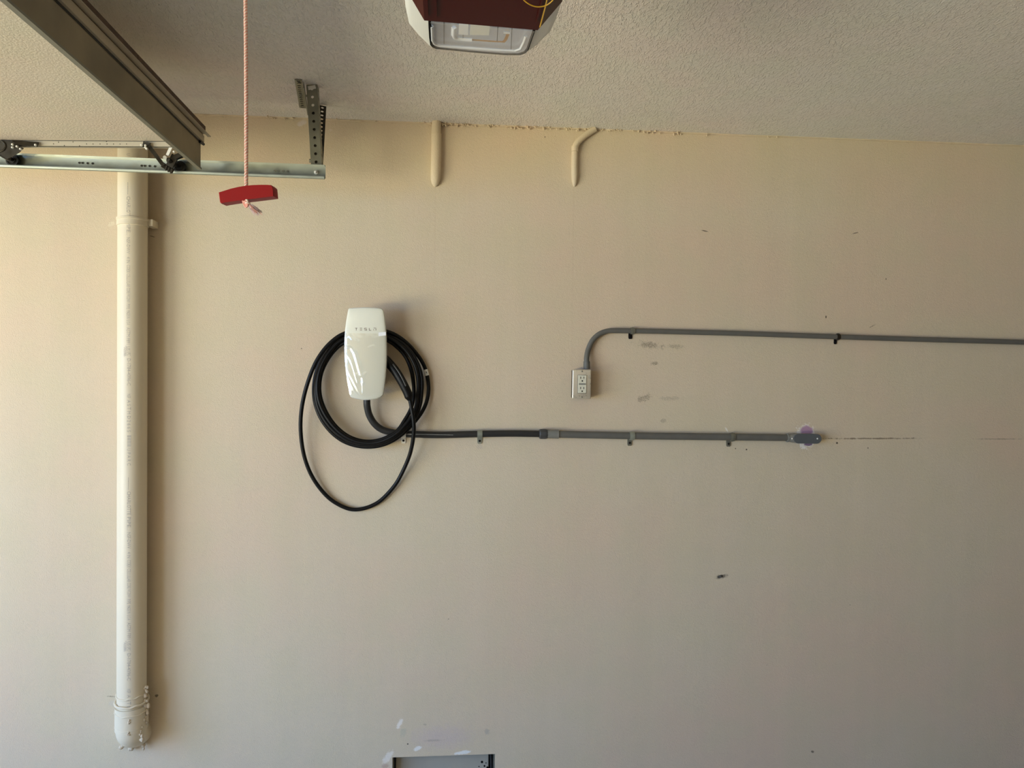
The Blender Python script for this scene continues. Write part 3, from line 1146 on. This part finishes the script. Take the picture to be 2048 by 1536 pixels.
# ------------------------------------------------------------------ charging cable
cab = thing('charging_cable', 'black charging cable coiled around the white charger with one loop hanging lower', 'cable', (cpt.x, -.04, PY(742, 895).z))
tail = [(818, 794, -.078), (820.3, 802, -.080), (822.3, 812, -.080), (825.5, 830, -.080), (827.8, 848, -.078), (827.5, 868, -.070), (824.3, 890, -.058), (819.5, 910, -.045), (812, 929, -.032), (802, 950, -.022), (790, 971, -.016), (765, 998.5, -.012),
        (749, 1009, -.012), (731, 1016.5, -.012), (709, 1019.8, -.012), (690, 1015.5, -.012), (669, 1004.5, -.012), (651, 990, -.013), (626, 958, -.018), (609, 917, -.025), (602, 875, -.034), (601, 838, -.042), (606, 799, -.052), (617, 760, -.060), (630, 727, -.064), (645, 703, -.064), (662, 684, -.062), (684, 668, -.060), (712, 661, -.056)]
A = [(742, 660, -.050), (768, 661.5, -.040), (788, 668, -.034), (806, 679.5, -.028), (822, 694, -.022), (842, 719, -.016), (852.5, 742, -.014), (857, 768, -.014), (857, 785, -.014), (853, 805, -.018), (844, 824, -.024), (830, 843, -.032), (812, 862, -.044), (790, 879, -.050), (765, 890.5, -.046),
     (735, 894.5, -.040), (705, 890, -.036), (680, 879, -.034), (658, 860, -.032), (641, 836, -.030), (631, 810, -.028), (627.5, 785, -.028), (629, 760, -.028), (635, 735, -.028), (645, 712, -.028), (659, 692, -.028), (675, 678, -.028), (695, 668, -.028), (720, 662, -.028)]
D = [(742, 664, -.030), (768, 668, -.034), (790, 677, -.036), (808, 689, -.038), (824, 706, -.040), (838, 730, -.040), (847, 754, -.040), (849.5, 772, -.040), (848, 790, -.040), (844, 808, -.044), (835, 828, -.048), (822, 846, -.054), (805, 863, -.060), (784, 878, -.060), (760, 888, -.056),
     (733, 890, -.052), (706, 885.5, -.050), (682, 873, -.048), (661, 855, -.046), (645, 832, -.044), (635, 808, -.044), (632, 783, -.044), (634, 757, -.044), (640, 733, -.044), (650, 712, -.044), (664, 692, -.044), (681, 677, -.044), (705, 669, -.044), (722, 667, -.044)]
B = [(742, 669, -.046), (766, 672, -.048), (785, 680, -.048), (805, 693, -.048), (821, 712, -.048), (834, 736, -.048), (841, 758, -.048), (843, 775, -.048), (841, 792, -.050), (836, 812, -.056), (827, 830, -.060), (814, 846, -.064), (799, 861, -.068), (780, 874, -.068), (757, 883, -.062),
     (733, 885, -.058), (709, 880, -.056), (686, 868, -.054), (667, 850, -.052), (651, 828, -.050), (640, 803, -.050), (636.5, 780, -.050), (637.5, 757, -.050), (644, 733, -.050), (654, 713, -.050), (668, 694, -.050), (684, 680, -.050), (708, 672, -.050), (724, 670, -.050)]
C_ = [(742, 674, -.040), (762, 676, -.036), (780, 683, -.030), (798, 697, -.026), (813, 715, -.024), (824, 740, -.024), (830, 765, -.024), (831.5, 785, -.026), (828, 805, -.032), (820, 825, -.038), (809, 841, -.044), (795, 856, -.050), (777, 868, -.052), (757, 876, -.048),
      (734, 878.5, -.044), (711, 874, -.040), (690, 863, -.038), (671, 845, -.036), (656, 822, -.034), (646, 797, -.034), (643.5, 775, -.034), (646, 752, -.034), (653, 733, -.034), (663, 714, -.034), (676, 698, -.034), (692, 686, -.040), (715, 684, -.045)]


def snug(P_, out_, in_):
    """pull the loops of the coil together at lower left, apart from the outer one at right"""
    res = []
    for x, y, d in P_:
        dx, dy = x - 742, y - 778
        r_ = math.hypot(dx, dy)
        wgt = max(0.0, min(1.0, .75 + (-dx + dy) / r_ * .55)) if r_ > 60 else 0
        if x > 800:
            wgt = 0
            x -= in_ * math.exp(-((y - 780) / 38) ** 2)
        x += dx / r_ * out_ * wgt
        y += dy / r_ * out_ * wgt
        res.append((x, y, d))
    return res


allp = catmull([PY(*q_) for q_ in tail + A + snug(D, .4, 5.5) + snug(B, 1.8, 6.5) + snug(C_, 5.0, 3.5)], 6)
b = MB()
for _ in range(10):
    allp = [allp[0]] + [allp[i - 1] * .25 + allp[i] * .5 + allp[i + 1] * .25 for i in range(1, len(allp) - 1)] + [allp[-1]]
b.tube(allp, .0073, 14)
b.build('cable', M_blk, cab, smooth=True)
b = MB()
hp = [(758, 708, -.050), (770, 719, -.060), (780, 729, -.068), (792, 744, -.074), (803, 762, -.078), (811.5, 778, -.079), (816, 788, -.079), (818.5, 796, -.079), (820, 801, -.080)]
b.tube(catmull([PY(*q_) for q_ in hp], 5), [.0172 - .0015 * k / 40 - .0085 * max(0, (k / 40 - .84) / .16) ** .8 for k in range(41)], 20)
b.build('plug_handle', M_blk, cab, smooth=True)
b = MB()
rp = [(786, 728, -.0845), (797, 743, -.0905), (806, 759, -.0945), (812, 772, -.0955)]  # paler ridge put in for the highlight along the handle
b.tube(catmull([PY(*q_) for q_ in rp], 5), .0034, 8)
b.build('highlight_ridge', M_flex, cab, smooth=True)
b = MB()
c0, c1 = PY(851, 739, -.0145), PY(854.2, 751, -.0142)
b.tube([c0, c1], .0086, 14)
tg = b.build('cable_tag', M_tag, cab, smooth=True, label='small white tag')
b = MB()
pc = PY(852.8, 744.6, -.0236)
for (x0, z0, x1, z1) in ((-1.6, 1.8, 1.4, 1.9), (-1.6, 1.8, -1.4, 0.1), (-1.4, .1, 1.4, 0), (1.4, 0, 1.2, -1.8), (1.2, -1.8, -1.6, -1.9)):
    b.beam(pc + Vector((x0, 0, z0)) * .0012, pc + Vector((x1, 0, z1)) * .0012, (.3, 0, .9), .0011, .0006)
b.build('tag_mark', M_hole, tg)

# ------------------------------------------------------------------ door track with hangers
TY = -.343
track = thing('door_track', 'galvanized steel door track hung from the ceiling at upper left', 'track', PY(640, 345, TY))
E0t, E0b = PY(651, 333, TY), PY(651, 360, TY)
L0t, L0b = PY(0, 308.5, TY), PY(0, 335, TY)
xe = E0t.x
hgt = E0t.z - E0b.z
slp = (E0t.z - L0t.z) / (E0t.x - L0t.x)


def track_pt(xx, yv, f):  # f 0 bottom..1 top
    return Vector((xx, TY + yv, E0b.z + slp * (xx - xe) + f * hgt))


prof_t = [(-.014, .93), (-.016, .99), (-.010, 1.02), (-.001, .99), (0, .93), (0, .20), (-.002, .12), (-.007, .05), (-.014, .0), (-.019, -.03), (-.0225, .0), (-.024, .06), (-.0235, .13)]
th_t = .0016
b = MB()
outer = prof_t
inner_t = []
for i, (y_, f_) in enumerate(outer):
    a_ = outer[max(0, i - 1)]
    c_ = outer[min(len(outer) - 1, i + 1)]
    tx, tz = c_[0] - a_[0], (c_[1] - a_[1]) * hgt
    L_ = math.hypot(tx, tz)
    nx, nz_ = -tz / L_, tx / L_
    inner_t.append((y_ + nx * th_t, f_ + nz_ * th_t / hgt))
sec = outer + inner_t[::-1]
XA = -2.55
A1 = [track_pt(XA, y_, f_) for y_, f_ in sec]
B1 = [track_pt(xe, y_, f_) for y_, f_ in sec]
n_ = len(sec)
m_ = len(outer)
fs = [(i, (i + 1) % n_, (i + 1) % n_ + n_, i + n_) for i in range(n_)]
for i in range(m_ - 1):
    j = n_ - 1 - i
    fs.append((i, i + 1, j - 1, j))
    fs.append((n_ + i, n_ + j, n_ + j - 1, n_ + i + 1))
b.add(A1 + B1, fs)
b.build('rail', M_galv, track, smooth=True)
# punched holes
hl = [(549.5, 341.5), (556, 341.8), (566, 342.2), (575, 342.6), (283, 331.3), (289.5, 331.6), (299, 332), (309.5, 332.6), (158.5, 325.6), (164.8, 325.9), (175, 326.4), (185, 326.8)]
for i, (px, py) in enumerate(hl):
    b = MB()
    c = PY(px, py, TY - .0018)
    b.rings([circle3(c + Vector((0, d, 0)), r, (0, 1, 0), 12) for d, r in ((.0006, .0033), (-.0004, .0033), (-.0004, .0022), (.0002, .0020))], cap0=False)
    b.build('rail_hole', M_galvd if i < 4 else M_dark, track)
b = MB()
c = PY(632, 344.5, TY - .002)
b.rings([circle3(c + Vector((0, d, 0)), r, (0, 1, 0), 16) for d, r in ((.001, .007), (-.001, .0066), (-.0012, .0045), (-.008, .0042), (-.010, .002))])
b.build('bolt', M_zinc, track, smooth=True)
# front hanger: perforated angle up to the ceiling
top = PZ(625, 169, H - .002)
top.y = TY + .006
botp = PY(633, 336, TY + .006)
top = PY(623.5, 167, TY + .006)
top.z = min(top.z, H - .002)
ax = (top - botp)
b = MB()
perf_plate(b, botp - ax.normalized() * .02, ax, (1, 0, 0), ax.length + .02, .0345, .0022, .0262, .0047, n=16)
perf_plate(b, botp - ax.normalized() * .02 + Vector((.0165, .016, 0)), ax, (0, 1, 0), ax.length + .02, .032, .0022, .0262, .0058, n=12)
b.build('hanger_angle', M_galvd, track)
b = MB()
b.beam(botp + Vector((0, .006, -.01)), botp + ax * .72 + Vector((0, .006, 0)), (1, 0, 0), .026, .0022)
b.build('backing_strip', M_dark, track)
b = MB()
cpz = top - ax.normalized() * .012
b.beam(cpz + Vector((-.012, -.0016, 0)), cpz + Vector((.012, -.0016, .006)), (0, 0, 1), .012, .0008)
b.build('paint_smear', M_tag, track)
# rear brace going back to the wall
bt = PZ(645, 212, H - .004)
bb_ = PY(637.5, 338, TY + .035)
ax2 = bt - bb_
b = MB()
perf_plate(b, bb_, ax2, (1, .3, 0), ax2.length, .026, .0022, .0185, .0052, n=16)
perf_plate(b, bb_ + Vector((-.012, .0, .010)), ax2, (0, 1, 1), ax2.length - .02, .020, .0022, .0185, .004, n=12)
b.build('brace_angle', M_dark, track)
# ceiling angle
ca0, ca1 = PZ(604, 160, H - .003), PZ(612, 212, H - .003)
b = MB()
ax3 = ca1 - ca0
perf_plate(b, ca0 + Vector((-.012, 0, 0)), ax3, (1, 0, 0), ax3.length + .02, .022, .0022, .0175, .0055, n=12)
perf_plate(b, ca0 + Vector((.005, 0, -.015)), ax3, (0, 0, 1), ax3.length + .02, .020, .0022, .0175, .0055, n=12)
b.build('ceiling_angle', M_galvd, track)
for c, ax_ in ((ca0 + Vector((-.012, .02, -.001)), (0, 0, 1)), (botp + Vector((-.020, .012, .026)), (1, 0, 0)), (ca0 + Vector((-.006, .13, -.001)), (0, 0, 1))):
    b = MB()
    b.rings([circle3(Vector(c) - Vector(ax_) * d, r, ax_, 6) for d, r in ((0, .006), (.005, .006))])
    b.build('hanger_bolt', M_galvd, track)

# ------------------------------------------------------------------ overhead garage door
DX = -.768       # inner end of the door
DYW, DYC = -.42, -2.86
SKEW = .0175
ZP = 2.3105
TILT = .030


def dp(u, yv, dz):
    """u: metres back from the inner end toward the doorway; yv: world y; dz: above the underside"""
    x_ = DX - u + SKEW * (DYW - yv)
    z_ = ZP - TILT * min(u, .610) + dz
    return Vector((x_, yv, z_))


door = thing('garage_door', 'open overhead sectional garage door in the upper left corner', 'door', dp(0, DYW, 0))


def slab(mb, u0, u1, y0, y1, z0, z1, mi=0):
    vs = [dp(u, y_, z_) for u in (u0, u1) for y_ in (y0, y1) for z_ in (z0, z1)]
    mb.add(vs, [(0, 1, 3, 2), (4, 6, 7, 5), (0, 4, 5, 1), (2, 3, 7, 6), (0, 2, 6, 4), (1, 5, 7, 3)], mi)


us = [(0.012, .608), (.612, 1.11), (1.114, 1.65), (1.654, 2.19)]
for i, (u0, u1) in enumerate(us):
    b = MB()
    slab(b, u0, u1, DYW, DYC, 0, .040)
    sec_ = b.build('door_section', M_door, door)
    b = MB()
    slab(b, u0, u1, DYW + .001, DYW + .034, .0015, .038)
    slab(b, u0, u1, DYW - .0005, DYW + .003, -.0185, .0015)
    slab(b, u0, u1, DYW - .0005, DYW + .012, -.0185, -.0170)
    b.build('end_stile', M_stile, sec_)
    b = MB()
    slab(b, u0, u1, DYW - .0022, DYW - .0006, -.0012, .0)
    b.build('stile_seam', M_gask, sec_)
# small punched holes along the stile
b = MB()
for px, py in ((107, 287.5), (117, 284.3), (128.5, 291), (146, 283.8), (159, 291.5), (173, 287.8), (186, 288), (200, 288), (214, 288), (227, 288), (240, 288), (253, 288), (213, 282.8)):
    c = PY(px, py, DYW - .0008)
    b.rings([circle3(c + Vector((0, d, 0)), .0014, (0, 1, 0), 8) for d in (0, .001)])
b.build('stile_hole', M_hole, door, kind='stuff')
# top edge profile: light channel, groove, lip, dark strip
b = MB()
slab(b, -.002, .012, DYW + .012, DYC, 0, .0205)
b.build('edge_channel', M_beige, door)
b = MB()
slab(b, .001, .012, DYW + .010, DYC, .0205, .0255)
b.build('edge_groove', M_brown, door)
b = MB()
slab(b, -.010, .012, DYW + .010, DYC, .0255, .0275)
slab(b, -.004, .012, DYW + .012, DYC, .0275, .0355)
slab(b, -.016, -.006, DYW + .034, DYC, .0245, .0262)
b.build('edge_lip', M_beige, door)
b = MB()
yq = DYW + .02
while yq > DYC:
    y2 = max(DYC, yq - .06)
    j = .0015 * mnoise.noise((yq * 9, 0, 0))
    slab(b, -.004 + j, .012, yq, y2, .0355, .052 + j)
    yq = y2
b.build('edge_strip', M_brown, door, label='dark brown weathered strip')
# stiffening strut: vertical web with bottom and top flanges
SB, ST = -.0865, -.006
b = MB()
slab(b, .005, .0066, DYW, DYC, SB, ST)
slab(b, .005, .045, DYW, DYC, ST - .0015, ST)
slab(b, .0435, .045, DYW, DYC, ST, -.0005)
b.build('stiffening_strut', M_strut, door)
b = MB()
slab(b, .003, .013, DYW, DYC, SB - .0012, SB + .0006)
slab(b, .0015, .003, DYW, DYC, SB - .0012, SB + .0045)
b.build('strut_flange', M_galvd, door)
b = MB()
slab(b, .0045, .018, DYW, DYC, -.0055, -.0004)  # black strip filling the gap to draw its shade
b.build('shadow_gap_strip', M_gask, door)
b = MB()
b.tube([dp(.002, DYW - .02, -.006), dp(.0, DYW + .013, -.005)], .0042, 8)
b.build('strut_clip', M_gask, door)


def roller(name, cx_, cz_, stem_to):
    rl = bpy.data.objects.new(name, None)
    COL.objects.link(rl)
    rl.parent = door
    rl.location = Vector((cx_, TY - .008, cz_)) - door.location
    return rl


def wheel(px, py, stem_to):
    c = PY(px, py, TY - .014)
    mb = MB()
    R_ = .0195
    c.z += .0015
    pr = [(.0065, R_ - .004), (.0065, R_ - .001), (.004, R_), (-.003, R_), (-.0065, R_ - .001), (-.0065, R_ - .005), (-.0045, R_ - .006), (-.0045, R_ - .010), (-.0065, R_ - .011), (-.0065, .009)]
    mb.rings([circle3(c + Vector((0, d, 0)), r, (0, 1, 0), 28) for d, r in pr])
    wl = mb.build('roller_wheel', M_wheel, door, smooth=True)
    mb = MB()
    for r in (.0140, .0092):
        pts_ = circle3(c + Vector((0, -.0068, 0)), r, (0, 1, 0), 24)
        mb.tube(pts_ + [pts_[0]], .0010, 6, caps=False)
    mb.build('bearing_ring', M_dark, wl, smooth=True)
    mb = MB()
    mb.tube([c + Vector((0, .004, 0)), Vector(stem_to)], .0055, 12)
    mb.build('stem', M_dark, wl, smooth=True)
    return c


# top bracket with roller near the strut
w1 = wheel(360, 335, PY(336, 319, -.418))
b = MB()
pa, pb, pc_ = PY(286, 288, -.426), PY(296, 290, -.428), PY(327, 331, -.40)
b.beam(pb, pc_, (1, 0, .8), .0115, .006)
b.beam(pa, pb + Vector((.006, 0, -.001)), (0, 0, 1), .016, .003)
b.beam(PY(324, 329, -.40), PY(347, 343, -.385), (1, 0, 2), .016, .005)
b.build('bracket_arm', M_dark, door)
b = MB()
b.box(PY(345, 322, -.40), (.022, .006, .040), Matrix.Rotation(radians(28), 3, 'Y'))
b.box(PY(358, 312, -.40), (.024, .014, .014), Matrix.Rotation(radians(-25), 3, 'Y'))
b.tube([PY(337, 320, -.41), PY(352, 330, -.37)], .0078, 14)
for k in range(3):
    b.beam(PY(334 + k * 5, 332 + k * 3, -.402), PY(331 + k * 5, 341 + k * 3, -.402), (1, 0, .4), .0022, .006)
b.build('bracket_body', M_dark, door, smooth=True)
b = MB()
b.beam(PY(335, 311, -.415), PY(343, 293, -.415), (1, 0, .4), .0085, .006)
b.tube([PY(329.5, 314.8, -.41), PY(329.5, 314.8, -.425)], .0055, 12)
b.build('carriage_bolt', M_zinc, door)
for px, py in ((283, 290), (291, 291), (291, 295), (293.5, 297.5), (348, 303.5)):
    b = MB()
    c = PY(px, py, -.434)
    b.rings([circle3(c + Vector((0, d, 0)), r, (0, 1, 0), 10) for d, r in ((.003, .0034), (-.002, .0034), (-.004, .002))])
    b.build('bolt', M_zinc, door, smooth=True)
# hinge with roller at the joint at the left edge
w2 = wheel(26, 322, PY(4, 308, -.418))
b = MB()
poly = [PY(-14, 281, -.428), PY(24, 282, -.428), (PY(48, 297, -.428)), PY(38, 306, -.428), PY(26, 313, -.428), PY(14, 318, -.428), PY(-14, 300, -.428)]
b.prism(poly, (0, -.003, 0))
b.beam(PY(24, 285, -.428), PY(76, 289, -.428), (0, .4, 1), .016, .003)
pts = circle3(PY(0, 292, -.432), .0155, (0, 1, 0), 20)
b.tube(pts + [pts[0]], .003, 8, caps=False)
b.tube([PY(-6, 303, -.430), PY(20, 318, -.40)], .0085, 12)
b.build('hinge_bracket', M_dark, door, smooth=True)
for px, py in ((71, 290), (25, 289), (34, 293), (41, 298), (25, 295)):
    b = MB()
    c = PY(px, py, -.434)
    b.rings([circle3(c + Vector((0, d, 0)), r, (0, 1, 0), 10) for d, r in ((.004, .0034), (-.002, .0034), (-.004, .002))])
    b.build('bolt', M_zinc, door, smooth=True)

# ------------------------------------------------------------------ door opener, rail and release handle
OZ = 2.215


def oz(px, py, z):
    return PZ(px, py, z)


opn = thing('door_opener', 'red and white garage door opener with clear lamp lens at the top edge', 'opener', oz(960, 60, H))
shell = [(806, -60), (809, 0), (811, 20), (818, 53), (838, 77), (859, 97.5), (871, 103.3), (938, 108), (1008, 113.5), (1033, 114.6), (1054, 110.5), (1070, 99), (1100, 70), (1112, 44), (1122, 14), (1126, -10), (1130, -60)]
base = [oz(x, y, OZ) for x, y in shell]
cc_ = sum(base, Vector()) / len(base)
yc = min(p.y for p in base) - .02
back = [Vector((base[-1].x, yc - .10, OZ)), Vector((base[-1].x - .02, yc - .14, OZ)), Vector((base[0].x + .02, yc - .14, OZ)), Vector((base[0].x, yc - .10, OZ))]
ring0 = base + back


def shr(ring, s_, z):
    return [Vector((cc_.x + (p.x - cc_.x) * s_, cc_.y - .05 + (p.y - cc_.y + .05) * s_, z)) for p in ring]


b = MB()
b.rings([shr(ring0, .93, OZ), shr(ring0, 1.0, OZ + .006), shr(ring0, 1.02, OZ + .04), shr(ring0, 1.0, OZ + .09), shr(ring0, .93, OZ + .125)])
b.build('shell', M_shellw, opn, smooth=True)
# lens
LZ = OZ - .004
lens = [(856.5, 38), (857, 55), (858.2, 75), (860.5, 90), (865, 95), (872, 98), (938, 104.5), (1008, 110.3), (1040, 110.6), (1051, 107), (1057, 100), (1063, 82.6), (1071, 60), (1073, 56)]
b = MB()
lz = [oz(x, y, LZ) for x, y in lens]
lcen = sum(lz, Vector()) / len(lz)
b.rings([[p + Vector((0, 0, .006)) for p in lz], lz, [lcen + (p - lcen) * .955 for p in lz], [lcen + (p - lcen) * .95 + Vector((0, 0, .003)) for p in lz]])
b.build('lens_rim', M_hole, opn, smooth=True)


def upath(pts, z, wd, th, mt, name, par, label=None):
    mb = MB()
    P3 = [oz(x, y, z) for x, y in pts]
    # swept flat strip with joined corners
    L_, R_ = [], []
    for i, p in enumerate(P3):
        a = P3[max(0, i - 1)]
        c = P3[min(len(P3) - 1, i + 1)]
        d = (c - a)
        d.z = 0
        d.normalize()
        nrm = Vector((-d.y, d.x, 0))
        L_.append(p + nrm * wd / 2)
        R_.append(p - nrm * wd / 2)
    k = len(P3)
    vs = L_ + R_ + [p + Vector((0, 0, th)) for p in L_] + [p + Vector((0, 0, th)) for p in R_]
    fs = []
    for i in range(k - 1):
        fs += [(i, i + 1, k + i + 1, k + i), (2 * k + i, 3 * k + i, 3 * k + i + 1, 2 * k + i + 1), (i, 2 * k + i, 2 * k + i + 1, i + 1), (k + i, k + i + 1, 3 * k + i + 1, 3 * k + i)]
    fs += [(0, k, 3 * k, 2 * k), (k - 1, 3 * k - 1, 4 * k - 1, 2 * k - 1)]
    mb.add(vs, fs)
    if wd > .006:
        mb.tube([p + Vector((0, 0, .0005)) for p in P3], wd * .36, 10)
    o_ = mb.build(name, mt, par, smooth=True)
    if label:
        o_['label'] = label
    return o_


b = MB()
b.prism([lcen + (p - lcen) * .95 + Vector((0, 0, .0015)) for p in lz], (0, 0, .003))
refl = b.build('reflector', M_lensd, opn)
RZ = LZ + .0012
upath([(863.5, 53), (864.5, 80), (869, 88), (880, 92), (938, 96), (1000, 100.5)], RZ, .0075, .0015, M_lensw, 'outer_rib', refl)
upath([(1000, 100.5), (1030, 102), (1041, 98), (1048, 84), (1052, 73)], RZ, .0065, .0015, M_lensw, 'outer_rib', refl)
upath([(866, 57), (884, 60)], RZ + .0002, .003, .0012, M_lensd, 'rib_joint', refl)
upath([(908, 55), (907, 70), (911, 77), (925, 79), (944, 80)], RZ, .010, .0015, M_lensw, 'inner_rib', refl)
upath([(944, 80), (985, 83), (1006, 84)], RZ, .0045, .0015, M_amber, 'amber_strip', refl, 'amber strip')
upath([(1006, 85), (1011, 80), (1016, 68)], RZ, .0058, .0015, M_amber, 'amber_strip', refl, 'amber strip')
b = MB()
b.prism([oz(x, y, RZ - .004) for x, y in ((941, 48), (980, 51), (978, 71), (940, 70))], (0, 0, .006))
b.build('lamp_board', M_shellw, refl)
b = MB()
b.prism([oz(x, y, RZ - .002) for x, y in ((918, 47), (937, 48), (936, 70), (917, 69))], (0, 0, .004))
b.build('lamp_socket', M_lensw, refl)
b = MB()
b.prism([oz(x, y, RZ - .001) for x, y in ((1007, 65), (1020, 66), (1020, 68.5), (1007, 67.5))], (0, 0, .003))
b.build('lamp_clip', M_lensw, refl)
b = MB()
for (x0, y0, x1, y1) in ((888, 45, 888, 87), (927, 50, 926, 76), (996, 53, 994, 82), (1024, 56, 1022, 98)):
    b.beam(oz(x0, y0, RZ), oz(x1, y1, RZ), (1, 0, 0), .0010, .0012)
b.build('seam', M_gask, refl, kind='stuff')
b = MB()
b.prism([lcen + (p - lcen) * .965 + Vector((0, 0, -.0055)) for p in lz], (0, 0, .0012))
b.build('clear_lens', M_glass, opn, label='clear lamp lens')
# red housing
RH = OZ - .030
redm = [(853, 40), (1076, 60.5), (1079, 57), (1079, -60), (853, -60)]
b = MB()
mainp = [oz(x, y, RH) for x, y in ((848.5, 41), (1075.5, 60.5))]
yb = yc - .12
x0m, x1m = mainp[0].x, mainp[1].x
bot = [mainp[0], mainp[1], Vector((x1m, yb, RH)), Vector((x0m, yb, RH))]
topr = [Vector((oz(811, 0, RH + .028).x, mainp[0].y - .055, RH + .028)), Vector((oz(1122, 10, RH + .028).x, mainp[1].y - .045, RH + .028)), Vector((oz(1122, 10, RH + .028).x, yb, RH + .028)), Vector((oz(811, 0, RH + .028).x, yb, RH + .028))]
# side flanks and main face
rise = Vector((0, 0, .028))
b.add(bot + [p + rise for p in bot], [(0, 1, 2, 3), (4, 7, 6, 5), (0, 4, 5, 1), (3, 2, 6, 7), (0, 3, 7, 4), (1, 5, 6, 2)])
b.add([bot[0], topr[0], topr[3], bot[3], bot[0] + rise, topr[0] + Vector((0, 0, .001)), topr[3] + Vector((0, 0, .001)), bot[3] + rise], [(0, 1, 2, 3), (0, 4, 5, 1), (1, 5, 6, 2), (3, 2, 6, 7), (4, 7, 6, 5)])
b.add([bot[1], topr[1], topr[2], bot[2], bot[1] + rise, topr[1] + Vector((0, 0, .001)), topr[2] + Vector((0, 0, .001)), bot[2] + rise], [(3, 2, 1, 0), (0, 1, 5, 4), (1, 2, 6, 5), (3, 7, 6, 2), (4, 5, 6, 7)])
b.build('housing', M_redd, opn)
for xq in (x0m + .006, x0m + .020, x1m - .006):
    b = MB()
    b.box((xq, (mainp[0].y + yb) / 2 - .004, RH - .001), (.003, abs(yb - mainp[0].y) - .03, .003))
    b.build('housing_rib', M_redd, opn)
b = MB()
b.tube(catmull([oz(1040, -14, RH - .004), oz(1046, -2, RH - .005), oz(1058, 8, RH - .010), oz(1074, 13.5, RH - .012), oz(1092, 11, RH - .010), oz(1106, 0, RH - .006), oz(1112, -14, RH - .004)], 6), .0010, 8)
b.build('antenna_wire', M_yel, opn, smooth=True, label='thin yellow antenna wire')
b = MB()
b.tube(catmull([oz(1096, -14, RH - .003), oz(1093, 5, RH - .003), oz(1086, 32, RH - .003), oz(1080, 54, RH - .003)], 6), .0012, 8)
b.build('antenna_wire', M_yel, opn, smooth=True, label='thin yellow antenna wire')
ctr = Vector((cc_.x, cc_.y - .06, 0))
for sx_ in (-.09, .09):
    b = MB()
    b.box((ctr.x + sx_, ctr.y, (OZ + .12 + H) / 2), (.025, .003, H - OZ - .12))
    b.build('hanger', M_galvd, opn)
b = MB()
# rail toward the doorway
b.box(((opn.location.x + XL) / 2, ctr.y, OZ + .175), (opn.location.x - XL, .028, .030))
b.build('opener_rail', M_galvd, opn)

HY = ctr.y
rel = thing('release_handle', 'red plastic release handle hanging on a pink and white rope', 'handle', PY(493, 388, HY))
h0 = 1 / (FPX / (HY - CAM.y))
c0 = PY(493.5, 390, HY)
outl = [(437, 384.5), (450, 380.5), (462, 376.8), (475, 373.8), (490, 371.2), (505, 369.8), (520, 369.2), (535, 369.2), (542, 369.8), (545.5, 373), (546.5, 380), (547.5, 392.5), (520, 396), (497, 398.8), (470, 402), (447, 405.5), (442, 406.6), (439.5, 404)]
fr = [PY(x, y, HY - .009) for x, y in outl]
cf = sum(fr, Vector()) / len(fr)
b = MB()
sh = Vector((.004, 0, -.0005))
b.rings([[cf + (p - cf) * .975 for p in fr], [p + Vector((0, .0015, 0)) for p in fr], [p + Vector((0, .0165, 0)) + sh * .9 for p in fr], [cf + (p - cf) * .975 + Vector((0, .018, 0)) + sh for p in fr]])
b.build('grip', M_red, rel, smooth=True)
# rope of twisted strands
b = MB()
ztop = OZ + .16
p0 = PY(492.5, 376, HY)
x_t = PY(490.7, 2, HY)
length = ztop - p0.z
dirv = Vector(((x_t.x - p0.x) / (x_t.z - p0.z), 0, 1))
for s_ in range(4):
    pts = []
    steps = 620
    for k in range(steps + 1):
        z = length * k / steps
        a = 2 * pi * z / .0100 + s_ * pi / 2
        sway = .0006 * sin(z * 9)
        pts.append(p0 + dirv * z + Vector((cos(a) * .0017 + sway, sin(a) * .0017, 0)))
    b.tube(pts, .0016, 5, mi=s_ % 2)
b.build('rope', [M_ropep, M_ropew], rel, smooth=True)
b = MB()
for k in range(5):
    c = PY(489.5 + [0, 4, 1, 6, 3][k], 402 + [0, 1, 5, 5, 8][k], HY - .006)
    pts = circle3(c, .0032, (random.random(), random.random(), random.random()), 10)
    b.tube(pts + [pts[0]], .0017, 6, caps=False, mi=k % 2)
b.build('knot', [M_ropep, M_ropew], rel, smooth=True)
b = MB()
for k in range(90):
    s0 = PY(497 + random.uniform(-1.5, 3), 407 + random.uniform(-1, 4), HY - .006)
    e0 = PY(516 + random.gauss(0, 4.5), 426 + random.gauss(0, 3), HY - .006 + random.gauss(0, .004))
    md_ = s0.lerp(e0, .5) + Vector((random.gauss(0, .0012), random.gauss(0, .0015), random.gauss(0, .001)))
    b.tube([s0, md_, e0], [.0005, .0005, .00035], 4, caps=False, mi=0 if random.random() < .3 else 1)
b.build('frayed_end', [M_ropep, M_fray], rel, kind='stuff')
b = MB()
b.box((x_t.x, HY, ztop - .028), (.05, .034, .05))
b.build('trolley', M_dark, rel)

# ------------------------------------------------------------------ small plug in the wall
b = MB()
c = PY(1440, 1153, -.001)
b.rings([[c + Vector((cos(a) * r * 1.7, d, sin(a) * r * .8)) for a in [k * pi / 6 for k in range(12)]] for d, r in ((0, .0042), (-.002, .0038), (-.0026, .002))])
tag(b.build('wall_anchor', M_plug, smooth=True), 'small grey anchor in the scuffed wall at lower right', 'anchor')
